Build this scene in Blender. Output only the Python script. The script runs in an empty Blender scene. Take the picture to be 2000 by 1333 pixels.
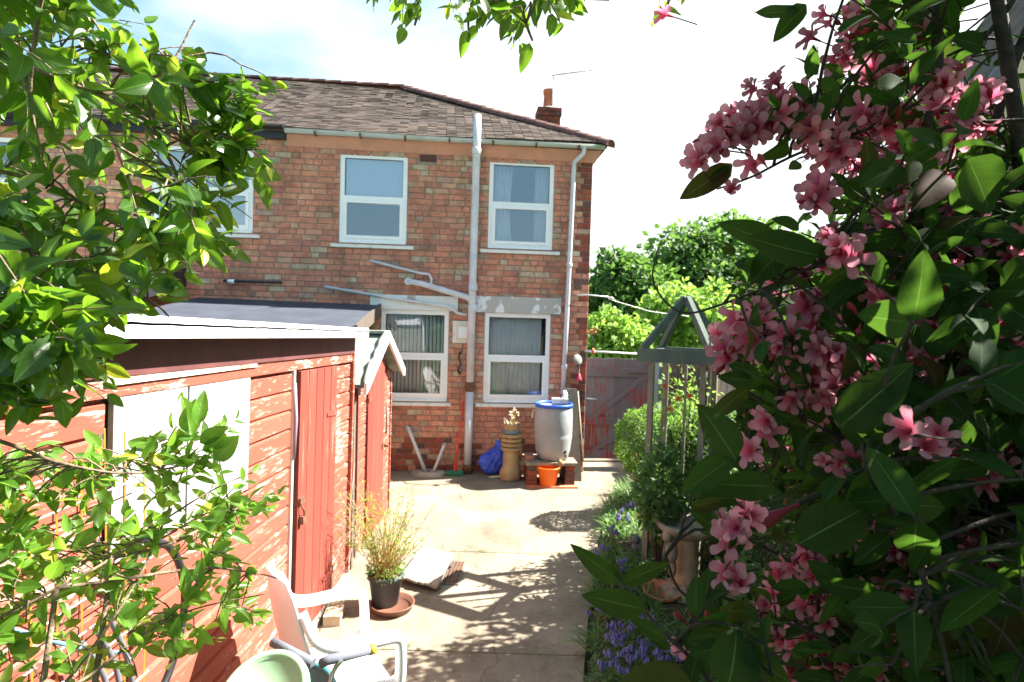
import bpy, math, random
import numpy as np
from mathutils import Vector, Matrix

S = bpy.context.scene
COL = S.collection
PI = math.pi
rd = math.radians
random.seed(11)
rng = np.random.default_rng(5)

# ------------------------------------------------------------------ camera, sky, sun, exposure
FPX, EYE = 1150.0, 2.25
cam_d = bpy.data.cameras.new('camera'); cam = bpy.data.objects.new('camera', cam_d); COL.objects.link(cam)
cam_d.sensor_width = 36; cam_d.lens = FPX / 2000 * 36; cam_d.clip_start = 0.05; cam_d.clip_end = 2000
CR = Matrix.Rotation(rd(0.5), 3, 'Z') @ Matrix.Rotation(rd(88), 3, 'X') @ Matrix.Rotation(rd(1.6), 3, 'Z')
cam.matrix_world = Matrix.Translation((0, 0, EYE)) @ CR.to_4x4()
cam_d.dof.use_dof = True; cam_d.dof.focus_distance = 1.15; cam_d.dof.aperture_fstop = 9.0
S.camera = cam

SUN = Vector((0.91, 0.27, 1.0)).normalized()
ELEV = math.asin(SUN.z); AZ = math.atan2(SUN.x, SUN.y)
W = bpy.data.worlds.new('World'); S.world = W; W.use_nodes = True
nt = W.node_tree; nt.nodes.clear()
def wn(t, **k):
    n_ = nt.nodes.new(t)
    for a, b in k.items(): setattr(n_, a, b)
    return n_
sky = wn('ShaderNodeTexSky', sky_type='NISHITA', sun_disc=False, sun_elevation=ELEV, sun_rotation=AZ, air_density=1.0, dust_density=1.2, ozone_density=1.0, altitude=50)
tc = wn('ShaderNodeTexCoord'); mp = wn('ShaderNodeMapping'); mp.inputs['Scale'].default_value = (1, 1, 2.6)
no = wn('ShaderNodeTexNoise'); no.inputs['Scale'].default_value = 1.7; no.inputs['Detail'].default_value = 7; no.inputs['Roughness'].default_value = .55
sx = wn('ShaderNodeSeparateXYZ'); ma = wn('ShaderNodeMath', operation='MULTIPLY_ADD'); ma.inputs[1].default_value = .34
rmp = wn('ShaderNodeValToRGB'); rmp.color_ramp.elements[0].position = .50; rmp.color_ramp.elements[0].color = (0, 0, 0, 1); rmp.color_ramp.elements[1].position = .74
mx = wn('ShaderNodeMixRGB'); mx.inputs[2].default_value = (5.2, 5.4, 5.6, 1)
bg = wn('ShaderNodeBackground'); bg.inputs['Strength'].default_value = 0.055
ow = wn('ShaderNodeOutputWorld')
L_ = nt.links.new
L_(tc.outputs['Generated'], mp.inputs[0]); L_(mp.outputs[0], no.inputs['Vector']); L_(tc.outputs['Generated'], sx.inputs[0])
mb = wn('ShaderNodeMath', operation='MULTIPLY_ADD'); mb.inputs[1].default_value = .55; L_(sx.outputs[1], mb.inputs[0]); L_(sx.outputs[0], mb.inputs[2]); L_(mb.outputs[0], ma.inputs[0]); L_(no.outputs[0], ma.inputs[2]); L_(ma.outputs[0], rmp.inputs[0])
L_(rmp.outputs[0], mx.inputs[0]); hz = wn('ShaderNodeMixRGB'); hz.inputs[0].default_value = .75; hz.inputs[2].default_value = (1.7, 3.0, 3.9, 1); L_(sky.outputs[0], hz.inputs[1]); L_(hz.outputs[0], mx.inputs[1]); L_(mx.outputs[0], bg.inputs[0]); L_(bg.outputs[0], ow.inputs[0])

sd = bpy.data.lights.new('sun', 'SUN'); sd.energy = 5.0; sd.angle = rd(0.5); sd.color = (1.0, 0.95, 0.86)
so = bpy.data.objects.new('sun', sd); COL.objects.link(so); so.rotation_euler = SUN.to_track_quat('Z', 'Y').to_euler()
S.view_settings.view_transform = 'Standard'; S.view_settings.look = 'None'; S.view_settings.gamma = 1
S.view_settings.use_curve_mapping = False; S.view_settings.exposure = 2.4

# ------------------------------------------------------------------ picture measurements turned into places
CAMP = Vector((0, 0, EYE))
def ray(x, y): return CR @ Vector(((x - 1000) / FPX, -(y - 666.5) / FPX, -1))
def at(x, y, Y): d = ray(x, y); return CAMP + d * (Y / d.y)
def atX(x, y, X): d = ray(x, y); return CAMP + d * (X / d.x)
def gnd(x, y, z=0.0): d = ray(x, y); return CAMP + d * ((z - EYE) / d.z)
def proj(p):
    q = CR.transposed() @ (Vector(p) - CAMP)
    if q.z > -1e-4: return (-9999, -9999)
    return (1000 - q.x / q.z * FPX, 666.5 + q.y / q.z * FPX)
def inside(x, y, poly):
    c = False; j = len(poly) - 1
    for i in range(len(poly)):
        xi, yi = poly[i]; xj, yj = poly[j]
        if (yi > y) != (yj > y) and x < (xj - xi) * (y - yi) / (yj - yi) + xi: c = not c
        j = i
    return c

# ------------------------------------------------------------------ materials
MATS = {}
def mat(name, col, rough=.7, metal=0, var=.0, vscale=6., bump=0., bscale=60., spec=.5, col2=None, pos=(.35, .65), obj_rand=0., trans=0., stretch=None, det=5):
    m = bpy.data.materials.new(name); m.use_nodes = True; t = m.node_tree; N = t.nodes; b = N['Principled BSDF']
    b.inputs['Roughness'].default_value = rough; b.inputs['Metallic'].default_value = metal
    b.inputs['Specular IOR Level'].default_value = spec
    ln = t.links.new
    c = (*col, 1); b.inputs['Base Color'].default_value = c
    out = None
    tcn = N.new('ShaderNodeTexCoord'); mpn = N.new('ShaderNodeMapping'); ln(tcn.outputs['Object'], mpn.inputs[0])
    if stretch: mpn.inputs['Scale'].default_value = stretch
    if col2 or var:
        n1 = N.new('ShaderNodeTexNoise'); n1.inputs['Scale'].default_value = vscale; n1.inputs['Detail'].default_value = det; n1.inputs['Roughness'].default_value = .6
        ln(mpn.outputs[0], n1.inputs['Vector'])
        r = N.new('ShaderNodeValToRGB'); r.color_ramp.elements[0].position = pos[0]; r.color_ramp.elements[1].position = pos[1]
        a2 = col2 if col2 else tuple(x * (1 + var) for x in col)
        a1 = col if col2 else tuple(x * (1 - var) for x in col)
        r.color_ramp.elements[0].color = (*a1, 1); r.color_ramp.elements[1].color = (*a2, 1)
        ln(n1.outputs[0], r.inputs[0]); out = r.outputs[0]
    if obj_rand:
        oi = N.new('ShaderNodeObjectInfo'); ge = N.new('ShaderNodeNewGeometry'); ad = N.new('ShaderNodeMath'); fr = N.new('ShaderNodeMath'); fr.operation = 'FRACT'
        ln(oi.outputs['Random'], ad.inputs[0]); ln(ge.outputs['Random Per Island'], ad.inputs[1]); ln(ad.outputs[0], fr.inputs[0])
        mr = N.new('ShaderNodeMapRange'); mr.inputs[3].default_value = 1 - obj_rand; mr.inputs[4].default_value = 1 + obj_rand; ln(fr.outputs[0], mr.inputs[0])
        hs = N.new('ShaderNodeHueSaturation'); ln(mr.outputs[0], hs.inputs['Value'])
        if out: ln(out, hs.inputs['Color'])
        else: hs.inputs['Color'].default_value = c
        out = hs.outputs[0]
    if out: ln(out, b.inputs['Base Color'])
    if bump:
        n2 = N.new('ShaderNodeTexNoise'); n2.inputs['Scale'].default_value = bscale; n2.inputs['Detail'].default_value = 4; ln(mpn.outputs[0], n2.inputs['Vector'])
        bp = N.new('ShaderNodeBump'); bp.inputs['Strength'].default_value = bump; bp.inputs['Distance'].default_value = .01
        ln(n2.outputs[0], bp.inputs['Height']); ln(bp.outputs[0], b.inputs['Normal'])
    if trans:
        tr = N.new('ShaderNodeBsdfTranslucent'); tr.inputs[0].default_value = c
        if out: ln(out, tr.inputs[0])
        mxs = N.new('ShaderNodeMixShader'); mxs.inputs[0].default_value = trans
        ln(b.outputs[0], mxs.inputs[1]); ln(tr.outputs[0], mxs.inputs[2]); ln(mxs.outputs[0], N['Material Output'].inputs[0])
    MATS[name] = m
    return m

def brick_mat(name, stops, mortar=False):
    m = bpy.data.materials.new(name); m.use_nodes = True; t = m.node_tree; N = t.nodes; b = N['Principled BSDF']; ln = t.links.new
    b.inputs['Roughness'].default_value = .9; b.inputs['Specular IOR Level'].default_value = .25
    oi = N.new('ShaderNodeObjectInfo'); ge = N.new('ShaderNodeNewGeometry'); ad = N.new('ShaderNodeMath'); fr = N.new('ShaderNodeMath'); fr.operation = 'FRACT'
    ln(oi.outputs['Random'], ad.inputs[0]); ln(ge.outputs['Random Per Island'], ad.inputs[1]); ln(ad.outputs[0], fr.inputs[0])
    r = N.new('ShaderNodeValToRGB'); r.color_ramp.interpolation = 'CONSTANT'
    el = r.color_ramp.elements; el[0].position = 0; el[0].color = (*stops[0][1], 1); el[1].position = stops[1][0]; el[1].color = (*stops[1][1], 1)
    for p, c in stops[2:]: e = el.new(p); e.color = (*c, 1)
    ln(fr.outputs[0], r.inputs[0])
    tcn = N.new('ShaderNodeTexCoord'); geo = ge
    n1 = N.new('ShaderNodeTexNoise'); n1.inputs['Scale'].default_value = 14; n1.inputs['Detail'].default_value = 6; n1.inputs['Roughness'].default_value = .7
    ln(ge.outputs['Position'], n1.inputs['Vector'])
    n3 = N.new('ShaderNodeTexNoise'); n3.inputs['Scale'].default_value = 1.3; n3.inputs['Detail'].default_value = 6; mpz = N.new('ShaderNodeMapping'); mpz.inputs['Scale'].default_value = (2.2, 2.2, .5); ln(ge.outputs['Position'], mpz.inputs[0]); ln(mpz.outputs[0], n3.inputs['Vector'])
    mr = N.new('ShaderNodeMapRange'); mr.inputs[1].default_value = .3; mr.inputs[2].default_value = .7; mr.inputs[3].default_value = .62; mr.inputs[4].default_value = 1.3; ln(n1.outputs[0], mr.inputs[0])
    mr2 = N.new('ShaderNodeMapRange'); mr2.inputs[1].default_value = .3; mr2.inputs[2].default_value = .7; mr2.inputs[3].default_value = .74; mr2.inputs[4].default_value = 1.15; ln(n3.outputs[0], mr2.inputs[0])
    mu = N.new('ShaderNodeMath'); mu.operation = 'MULTIPLY'; ln(mr.outputs[0], mu.inputs[0]); ln(mr2.outputs[0], mu.inputs[1])
    hs = N.new('ShaderNodeHueSaturation'); ln(r.outputs[0], hs.inputs['Color']); ln(mu.outputs[0], hs.inputs['Value'])
    ln(hs.outputs[0], b.inputs['Base Color'])
    bp = N.new('ShaderNodeBump'); bp.inputs['Strength'].default_value = .5; bp.inputs['Distance'].default_value = .006
    n4 = N.new('ShaderNodeTexNoise'); n4.inputs['Scale'].default_value = 70; ln(ge.outputs['Position'], n4.inputs['Vector'])
    ln(n4.outputs[0], bp.inputs['Height']); ln(bp.outputs[0], b.inputs['Normal'])
    return m

def leaf_mat(name, dark, light, tcol, trans=.45, rough=.38, young=None, vein=(.25, .4, .1), spec=.5):
    m = bpy.data.materials.new(name); m.use_nodes = True; t = m.node_tree; N = t.nodes; b = N['Principled BSDF']; ln = t.links.new
    b.inputs['Roughness'].default_value = rough; b.inputs['Specular IOR Level'].default_value = spec
    oi = N.new('ShaderNodeObjectInfo'); ge = N.new('ShaderNodeNewGeometry'); ad = N.new('ShaderNodeMath'); fr = N.new('ShaderNodeMath'); fr.operation = 'FRACT'
    ln(oi.outputs['Random'], ad.inputs[0]); ln(ge.outputs['Random Per Island'], ad.inputs[1]); ln(ad.outputs[0], fr.inputs[0])
    r = N.new('ShaderNodeValToRGB'); el = r.color_ramp.elements; el[0].color = (*dark, 1); el[1].color = (*light, 1); el[1].position = .93
    if young: e = el.new(.97); e.color = (*young, 1)
    ln(fr.outputs[0], r.inputs[0])
    n1 = N.new('ShaderNodeTexNoise'); n1.inputs['Scale'].default_value = 45; n1.inputs['Detail'].default_value = 3; ln(ge.outputs['Position'], n1.inputs['Vector'])
    mr = N.new('ShaderNodeMapRange'); mr.inputs[1].default_value = .3; mr.inputs[2].default_value = .7; mr.inputs[3].default_value = .8; mr.inputs[4].default_value = 1.2; ln(n1.outputs[0], mr.inputs[0])
    hs = N.new('ShaderNodeHueSaturation'); ln(r.outputs[0], hs.inputs['Color']); ln(mr.outputs[0], hs.inputs['Value'])
    # veins from the leaf's own coordinates: u across (0..1), v along
    uv = N.new('ShaderNodeUVMap'); uv.uv_map = 'UVMap'; sp = N.new('ShaderNodeSeparateXYZ'); ln(uv.outputs[0], sp.inputs[0])
    def M(op, a, b_=None, c=None):
        q = N.new('ShaderNodeMath'); q.operation = op
        for i, v in enumerate((a, b_, c)):
            if v is None: continue
            if isinstance(v, (int, float)): q.inputs[i].default_value = v
            else: ln(v, q.inputs[i])
        return q.outputs[0]
    au = M('ABSOLUTE', M('SUBTRACT', sp.outputs[0], .5))
    mid = M('LESS_THAN', au, .014)
    side = M('LESS_THAN', M('FRACT', M('MULTIPLY', M('SUBTRACT', sp.outputs[1], M('MULTIPLY', au, .55)), 7.5)), .04)
    vf = M('MAXIMUM', mid, M('MULTIPLY', side, .35))
    mxc = N.new('ShaderNodeMixRGB'); mxc.inputs[2].default_value = (*vein, 1); ln(M('MULTIPLY', vf, .7), mxc.inputs[0]); ln(hs.outputs[0], mxc.inputs[1])
    ln(mxc.outputs[0], b.inputs['Base Color'])
    bp = N.new('ShaderNodeBump'); bp.inputs['Strength'].default_value = .35; bp.inputs['Distance'].default_value = .002; bp.invert = True; ln(vf, bp.inputs['Height']); ln(bp.outputs[0], b.inputs['Normal'])
    tr = N.new('ShaderNodeBsdfTranslucent'); mt = N.new('ShaderNodeMixRGB'); mt.blend_type = 'MIX'; mt.inputs[0].default_value = .55; mt.inputs[2].default_value = (*tcol, 1)
    mul = N.new('ShaderNodeMixRGB'); mul.blend_type = 'MULTIPLY'; mul.inputs[0].default_value = 1; mul.inputs[2].default_value = (2.2, 2.2, 2.2, 1)
    ln(mxc.outputs[0], mul.inputs[1]); ln(mul.outputs[0], mt.inputs[1]); ln(mt.outputs[0], tr.inputs[0])
    ms = N.new('ShaderNodeMixShader'); ms.inputs[0].default_value = trans
    ln(b.outputs[0], ms.inputs[1]); ln(tr.outputs[0], ms.inputs[2]); ln(ms.outputs[0], N['Material Output'].inputs[0])
    return m

def weathered(name, paint, wood, thr=(.52, .6), sc=9., stretch=(1, 1, 1), rough=.75, var=.15):
    # paint worn through to bare timber
    m = bpy.data.materials.new(name); m.use_nodes = True; t = m.node_tree; N = t.nodes; b = N['Principled BSDF']; ln = t.links.new
    b.inputs['Roughness'].default_value = rough; b.inputs['Specular IOR Level'].default_value = .3
    tcn = N.new('ShaderNodeNewGeometry'); mpn = N.new('ShaderNodeMapping'); mpn.inputs['Scale'].default_value = stretch; ln(tcn.outputs['Position'], mpn.inputs[0])
    n1 = N.new('ShaderNodeTexNoise'); n1.inputs['Scale'].default_value = sc; n1.inputs['Detail'].default_value = 9; n1.inputs['Roughness'].default_value = .72; ln(mpn.outputs[0], n1.inputs['Vector'])
    n0 = N.new('ShaderNodeTexNoise'); n0.inputs['Scale'].default_value = 1.6; n0.inputs['Detail'].default_value = 2; ln(tcn.outputs['Position'], n0.inputs['Vector'])
    a = N.new('ShaderNodeMath'); a.operation = 'MULTIPLY_ADD'; a.inputs[1].default_value = .45; ln(n0.outputs[0], a.inputs[0]); ln(n1.outputs[0], a.inputs[2])
    s_ = N.new('ShaderNodeMath'); s_.operation = 'SUBTRACT'; s_.inputs[1].default_value = .225; ln(a.outputs[0], s_.inputs[0])
    r = N.new('ShaderNodeValToRGB'); r.color_ramp.elements[0].position = thr[0]; r.color_ramp.elements[1].position = thr[1]; ln(s_.outputs[0], r.inputs[0])
    oi = N.new('ShaderNodeObjectInfo'); mr = N.new('ShaderNodeMapRange'); mr.inputs[3].default_value = 1 - var; mr.inputs[4].default_value = 1 + var; ln(oi.outputs['Random'], mr.inputs[0])
    hs = N.new('ShaderNodeHueSaturation'); hs.inputs['Color'].default_value = (*paint, 1); ln(mr.outputs[0], hs.inputs['Value'])
    mxc = N.new('ShaderNodeMixRGB'); ln(r.outputs[0], mxc.inputs[0]); ln(hs.outputs[0], mxc.inputs[1]); mxc.inputs[2].default_value = (*wood, 1)
    ln(mxc.outputs[0], b.inputs['Base Color'])
    bp = N.new('ShaderNodeBump'); bp.inputs['Strength'].default_value = .4; bp.inputs['Distance'].default_value = .006; ln(n1.outputs[0], bp.inputs['Height']); ln(bp.outputs[0], b.inputs['Normal'])
    return m

def glass_mat(name, tint=(.97, .985, 1), refl=.28):
    m = bpy.data.materials.new(name); m.use_nodes = True; t = m.node_tree; N = t.nodes; ln = t.links.new
    N.remove(N['Principled BSDF'])
    tr = N.new('ShaderNodeBsdfTransparent'); tr.inputs[0].default_value = (*tint, 1); gl = N.new('ShaderNodeBsdfGlossy'); gl.inputs['Roughness'].default_value = .015
    lw = N.new('ShaderNodeFresnel'); lw.inputs[0].default_value = 1.5
    ad = N.new('ShaderNodeMath'); ad.operation = 'ADD'; ad.inputs[1].default_value = refl; ln(lw.outputs[0], ad.inputs[0])
    ms = N.new('ShaderNodeMixShader'); ln(ad.outputs[0], ms.inputs[0]); ln(tr.outputs[0], ms.inputs[1]); ln(gl.outputs[0], ms.inputs[2]); ln(ms.outputs[0], N['Material Output'].inputs[0])
    return m

BRICK = brick_mat('facade_brick', [(0, (.55, .23, .15)), (.16, (.48, .20, .135)), (.34, (.56, .27, .18)), (.48, (.43, .185, .13)), (.60, (.52, .23, .15)), (.74, (.47, .28, .18)), (.86, (.48, .37, .26)), (.92, (.40, .26, .20)), (.96, (.34, .18, .13))])
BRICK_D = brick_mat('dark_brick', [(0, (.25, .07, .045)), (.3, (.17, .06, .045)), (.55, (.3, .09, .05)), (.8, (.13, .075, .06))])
MORTAR = mat('mortar', (.27, .215, .18), .95, var=.25, vscale=9, bump=.4)
CONC = mat('concrete', (.17, .138, .10), .92, col2=(.28, .236, .172), vscale=1.4, bump=.5, bscale=38, det=12, pos=(.34, .62))
def crack(m, sc=.8, dark=.55, wdt=.006, speck=.35):
    t = m.node_tree; N = t.nodes; ln = t.links.new; b = N['Principled BSDF']; src = b.inputs['Base Color'].links[0].from_socket
    ge = N.new('ShaderNodeNewGeometry'); nz = N.new('ShaderNodeTexNoise'); nz.inputs['Scale'].default_value = 2.2; nz.inputs['Detail'].default_value = 6; ln(ge.outputs['Position'], nz.inputs['Vector'])
    mxv = N.new('ShaderNodeMixRGB'); mxv.inputs[0].default_value = .30; ln(ge.outputs['Position'], mxv.inputs[1]); ln(nz.outputs['Color'], mxv.inputs[2])
    vo = N.new('ShaderNodeTexVoronoi'); vo.feature = 'DISTANCE_TO_EDGE'; vo.inputs['Scale'].default_value = sc; ln(mxv.outputs[0], vo.inputs['Vector'])
    mr = N.new('ShaderNodeMapRange'); mr.inputs[2].default_value = wdt; mr.inputs[3].default_value = dark; mr.inputs[4].default_value = 1; ln(vo.outputs['Distance'], mr.inputs[0])
    n2 = N.new('ShaderNodeTexNoise'); n2.inputs['Scale'].default_value = 120; n2.inputs['Detail'].default_value = 4; n2.inputs['Roughness'].default_value = .8; ln(ge.outputs['Position'], n2.inputs['Vector'])
    m2 = N.new('ShaderNodeMapRange'); m2.inputs[1].default_value = .35; m2.inputs[2].default_value = .65; m2.inputs[3].default_value = 1 - speck; m2.inputs[4].default_value = 1 + speck * .5; ln(n2.outputs[0], m2.inputs[0])
    n3 = N.new('ShaderNodeTexNoise'); n3.inputs['Scale'].default_value = 5.5; n3.inputs['Detail'].default_value = 10; n3.inputs['Roughness'].default_value = .75; ln(ge.outputs['Position'], n3.inputs['Vector'])
    m3 = N.new('ShaderNodeMapRange'); m3.inputs[1].default_value = .36; m3.inputs[2].default_value = .5; m3.inputs[3].default_value = .72; m3.inputs[4].default_value = 1.0; ln(n3.outputs[0], m3.inputs[0])
    q = N.new('ShaderNodeMath'); q.operation = 'MULTIPLY'; ln(mr.outputs[0], q.inputs[0]); ln(m2.outputs[0], q.inputs[1])
    q2 = N.new('ShaderNodeMath'); q2.operation = 'MULTIPLY'; ln(q.outputs[0], q2.inputs[0]); ln(m3.outputs[0], q2.inputs[1])
    hs = N.new('ShaderNodeHueSaturation'); ln(src, hs.inputs['Color']); ln(q2.outputs[0], hs.inputs['Value']); ln(hs.outputs[0], b.inputs['Base Color'])
crack(CONC)
CONC_D = mat('old_concrete', (.22, .19, .16), .95, col2=(.36, .31, .25), vscale=4, bump=.6, bscale=40)
SOIL = mat('soil', (.03, .02, .012), 1, col2=(.07, .05, .03), vscale=9, bump=1, bscale=30)
GRASSG = mat('far_grass', (.05, .09, .02), 1, var=.3, vscale=2)
WPVC = mat('white_upvc', (.8, .81, .82), .35, var=.03, vscale=3)
WDIRTY = mat('chalky_white', (.7, .69, .66), .7, col2=(.38, .33, .27), vscale=7, pos=(.55, .75), bump=.2)
GREYP = mat('grey_painted_pipe', (.47, .48, .53), .5, col2=(.62, .62, .66), vscale=5, bump=.15)
RUST = mat('rusty_iron', (.09, .04, .025), .9, col2=(.2, .09, .04), vscale=20)
GUT = mat('grey_gutter', (.45, .47, .47), .55, col2=(.3, .31, .27), vscale=4, pos=(.5, .75))
ORANGE_R = mat('orange_cement_band', (.60, .27, .19), .9, col2=(.46, .23, .16), vscale=5, bump=.3)
TILE = mat('roof_tile', (.048, .034, .027), .92, col2=(.10, .069, .052), vscale=1.8, obj_rand=.10, bump=.3)
HIPT = mat('hip_tile', (.12, .045, .04), .85, col2=(.22, .09, .06), vscale=5, obj_rand=.25)
TERRA = mat('terracotta', (.5, .15, .075), .8, var=.15, vscale=9, bump=.1)
BUFF = mat('buff_clay', (.45, .31, .14), .75, col2=(.3, .2, .1), vscale=7, bump=.2)
BLACK = mat('black_plastic', (.018, .018, .022), .45)
BLACKG = mat('dark_plant_pot', (.045, .055, .06), .55, var=.2)
FELT = mat('roofing_felt', (.028, .033, .05), .95, col2=(.045, .052, .075), vscale=3, bump=.4, bscale=120)
FELT_G = mat('green_grey_felt', (.19, .2, .17), 1, col2=(.28, .28, .24), vscale=6, bump=.8, bscale=150)
REDP = weathered('red_shed_paint', (.30, .072, .045), (.50, .36, .29), (.535, .63), 9, (1, .8, 5))
REDD = weathered('red_door_paint', (.23, .042, .028), (.40, .21, .15), (.59, .68), 12, (3, 3, .25))
GATEM = weathered('gate_paint', (.18, .14, .145), (.34, .05, .035), (.52, .6), 9, (1.8, 1.8, .3))
GREENW = mat('blue_green_timber', (.055, .085, .07), .85, col2=(.10, .13, .10), vscale=6, stretch=(1, 1, .3), bump=.3)
GREENP = mat('pale_green_post', (.13, .13, .09), .85, col2=(.22, .21, .15), vscale=6, stretch=(1, 1, .3), bump=.3)
PALEW = mat('pale_weathered_timber', (.30, .25, .2), .9, col2=(.42, .36, .3), vscale=9, stretch=(.4, 6, 6), bump=.4, obj_rand=.12)
DARKW = mat('dark_timber', (.08, .065, .05), .9, col2=(.14, .11, .085), vscale=8, stretch=(4, 4, .4), bump=.4, obj_rand=.2)
FENCEM = mat('brown_fence', (.10, .07, .055), .9, col2=(.17, .12, .09), vscale=8, stretch=(4, 4, .4), obj_rand=.25)
CREAM = mat('cream_render', (.55, .41, .29), .9, var=.08, vscale=3, bump=.2)
CHAIRM = mat('white_plastic', (.82, .82, .82), .38)
BUTT = mat('grey_butt_plastic', (.25, .26, .27), .5, col2=(.34, .35, .36), vscale=3)
BLUEP = mat('blue_plastic', (.02, .10, .55), .45)
TARP = mat('blue_tarpaulin', (.02, .055, .48), .38, col2=(.05, .11, .6), vscale=12, bump=.5, bscale=25)
BUCKET = mat('orange_bucket_plastic', (.85, .17, .012), .4, trans=.12)
REDPL = mat('red_plastic', (.7, .04, .02), .45)
GREENB = mat('green_broom_head', (.02, .16, .08), .7)
TEAL = mat('teal_plastic', (.02, .10, .11), .45)
PALEG = mat('faded_green_plastic', (.27, .47, .27), .5, col2=(.33, .52, .32), vscale=4)
GREYF = mat('grey_foam', (.12, .13, .16), .8, bump=.3, bscale=200)
YELL = mat('yellow_plastic', (.8, .45, .03), .5)
CHROME = mat('chrome_tube', (.6, .6, .6), .25, metal=1)
SAUCER = mat('brown_saucer', (.17, .075, .05), .5)
IRON = mat('cast_iron_cover', (.16, .13, .11), .7, var=.2)
STONE = mat('weathered_stone', (.3, .23, .16), .95, col2=(.16, .14, .11), vscale=10, bump=.5)
STONEW = mat('pale_stone', (.55, .5, .43), .9, var=.15)
PINKP = mat('pink_plastic', (.7, .04, .1), .5)
WOODB = mat('brush_wood', (.3, .15, .06), .8)
GLASS = glass_mat('window_glass', refl=.16)
GLASS_D = glass_mat('lower_window_glass', refl=.02)
BLIND = mat('grey_blind_fabric', (.82, .83, .81), .9, var=.05)
CURT = mat('white_curtain', (.8, .82, .85), .9, trans=.2)
BLUEBL = mat('pale_blue_blind', (.62, .8, .95), .8)
ROOM = mat('room_wall', (.25, .25, .27), .95)
BOARDW = mat('white_window_board', (.36, .35, .33), .8, col2=(.24, .24, .25), vscale=4, stretch=(1, 1, 3), bump=.2)
BARK = mat('bark', (.13, .085, .055), .9, col2=(.25, .18, .12), vscale=60, bump=.5, bscale=120)
BARKD = mat('dark_bark', (.022, .014, .011), .95, col2=(.05, .032, .024), vscale=60, bump=.5, bscale=120)
STEMG = mat('green_stem', (.12, .2, .04), .7, var=.2)
STEMY = mat('straw_stem', (.42, .3, .1), .8, var=.3, vscale=30)
ORW = mat('orange_wire', (.65, .25, .03), .6)
ROPE = mat('blue_rope', (.12, .35, .75), .7)
HOSE = mat('grey_hose', (.12, .12, .14), .5)
PRIVET = leaf_mat('privet_leaf', (.014, .044, .007), (.038, .10, .012), (.36, .66, .025), .46, .30, (.4, .38, .03), (.2, .36, .07))
PRIVET_SUN = leaf_mat('sunlit_privet_leaf', (.05, .13, .015), (.12, .26, .03), (.42, .70, .05), .45, .32, (.4, .42, .05), (.3, .45, .1))  # same privet leaf, with sunlight put into a lighter colour
WEIG = leaf_mat('weigela_leaf', (.007, .018, .006), (.017, .042, .010), (.14, .30, .02), .32, .72, (.04, .012, .008), (.10, .17, .05), .08)
SHRUBL = leaf_mat('bed_shrub_leaf', (.035, .085, .025), (.08, .17, .045), (.2, .4, .05), .35, .5)
TOPL = leaf_mat('box_leaf', (.06, .13, .02), (.13, .25, .04), (.3, .5, .05), .35, .5)
TREEL = leaf_mat('tree_leaf', (.035, .085, .02), (.09, .18, .03), (.2, .38, .05), .35, .6)
TREEY = leaf_mat('light_tree_leaf', (.1, .2, .03), (.2, .34, .05), (.4, .6, .08), .4, .6)
STRAP = leaf_mat('strap_leaf', (.045, .11, .02), (.12, .22, .05), (.25, .45, .05), .35, .45, (.35, .28, .1))
BAMB = leaf_mat('pot_shrub_leaf', (.10, .22, .04), (.24, .36, .07), (.4, .55, .08), .4, .5)
BLUEF = mat('bluebell_flower', (.20, .17, .42), .6, var=.3, vscale=40, trans=.3)

def flower_mat():
    m = bpy.data.materials.new('weigela_petal'); m.use_nodes = True; t = m.node_tree; N = t.nodes; b = N['Principled BSDF']; ln = t.links.new
    b.inputs['Roughness'].default_value = .55; b.inputs['Specular IOR Level'].default_value = .3
    uv = N.new('ShaderNodeUVMap'); uv.uv_map = 'UVMap'; sp = N.new('ShaderNodeSeparateXYZ'); ln(uv.outputs[0], sp.inputs[0])
    r = N.new('ShaderNodeValToRGB'); el = r.color_ramp.elements
    el[0].position = 0; el[0].color = (.36, .02, .035, 1); el[1].position = 1; el[1].color = (.90, .44, .54, 1)
    e = el.new(.45); e.color = (.62, .07, .15, 1); e = el.new(.75); e.color = (.80, .23, .34, 1)
    ln(sp.outputs[1], r.inputs[0])
    oi = N.new('ShaderNodeObjectInfo'); ge = N.new('ShaderNodeNewGeometry'); ad = N.new('ShaderNodeMath'); fr = N.new('ShaderNodeMath'); fr.operation = 'FRACT'
    ln(oi.outputs['Random'], ad.inputs[0]); ln(ge.outputs['Random Per Island'], ad.inputs[1]); ln(ad.outputs[0], fr.inputs[0])
    mr = N.new('ShaderNodeMapRange'); mr.inputs[3].default_value = .4; mr.inputs[4].default_value = 1.0; ln(fr.outputs[0], mr.inputs[0])
    hs = N.new('ShaderNodeHueSaturation'); ln(r.outputs[0], hs.inputs['Color']); ln(mr.outputs[0], hs.inputs['Value'])
    ln(hs.outputs[0], b.inputs['Base Color'])
    tr = N.new('ShaderNodeBsdfTranslucent'); ln(hs.outputs[0], tr.inputs[0]); ms = N.new('ShaderNodeMixShader'); ms.inputs[0].default_value = .6
    ln(b.outputs[0], ms.inputs[1]); ln(tr.outputs[0], ms.inputs[2]); ln(ms.outputs[0], N['Material Output'].inputs[0])
    return m
PETAL = flower_mat()
BUDM = mat('crimson_bud', (.28, .012, .03), .5, obj_rand=.3, trans=.25)

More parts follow.
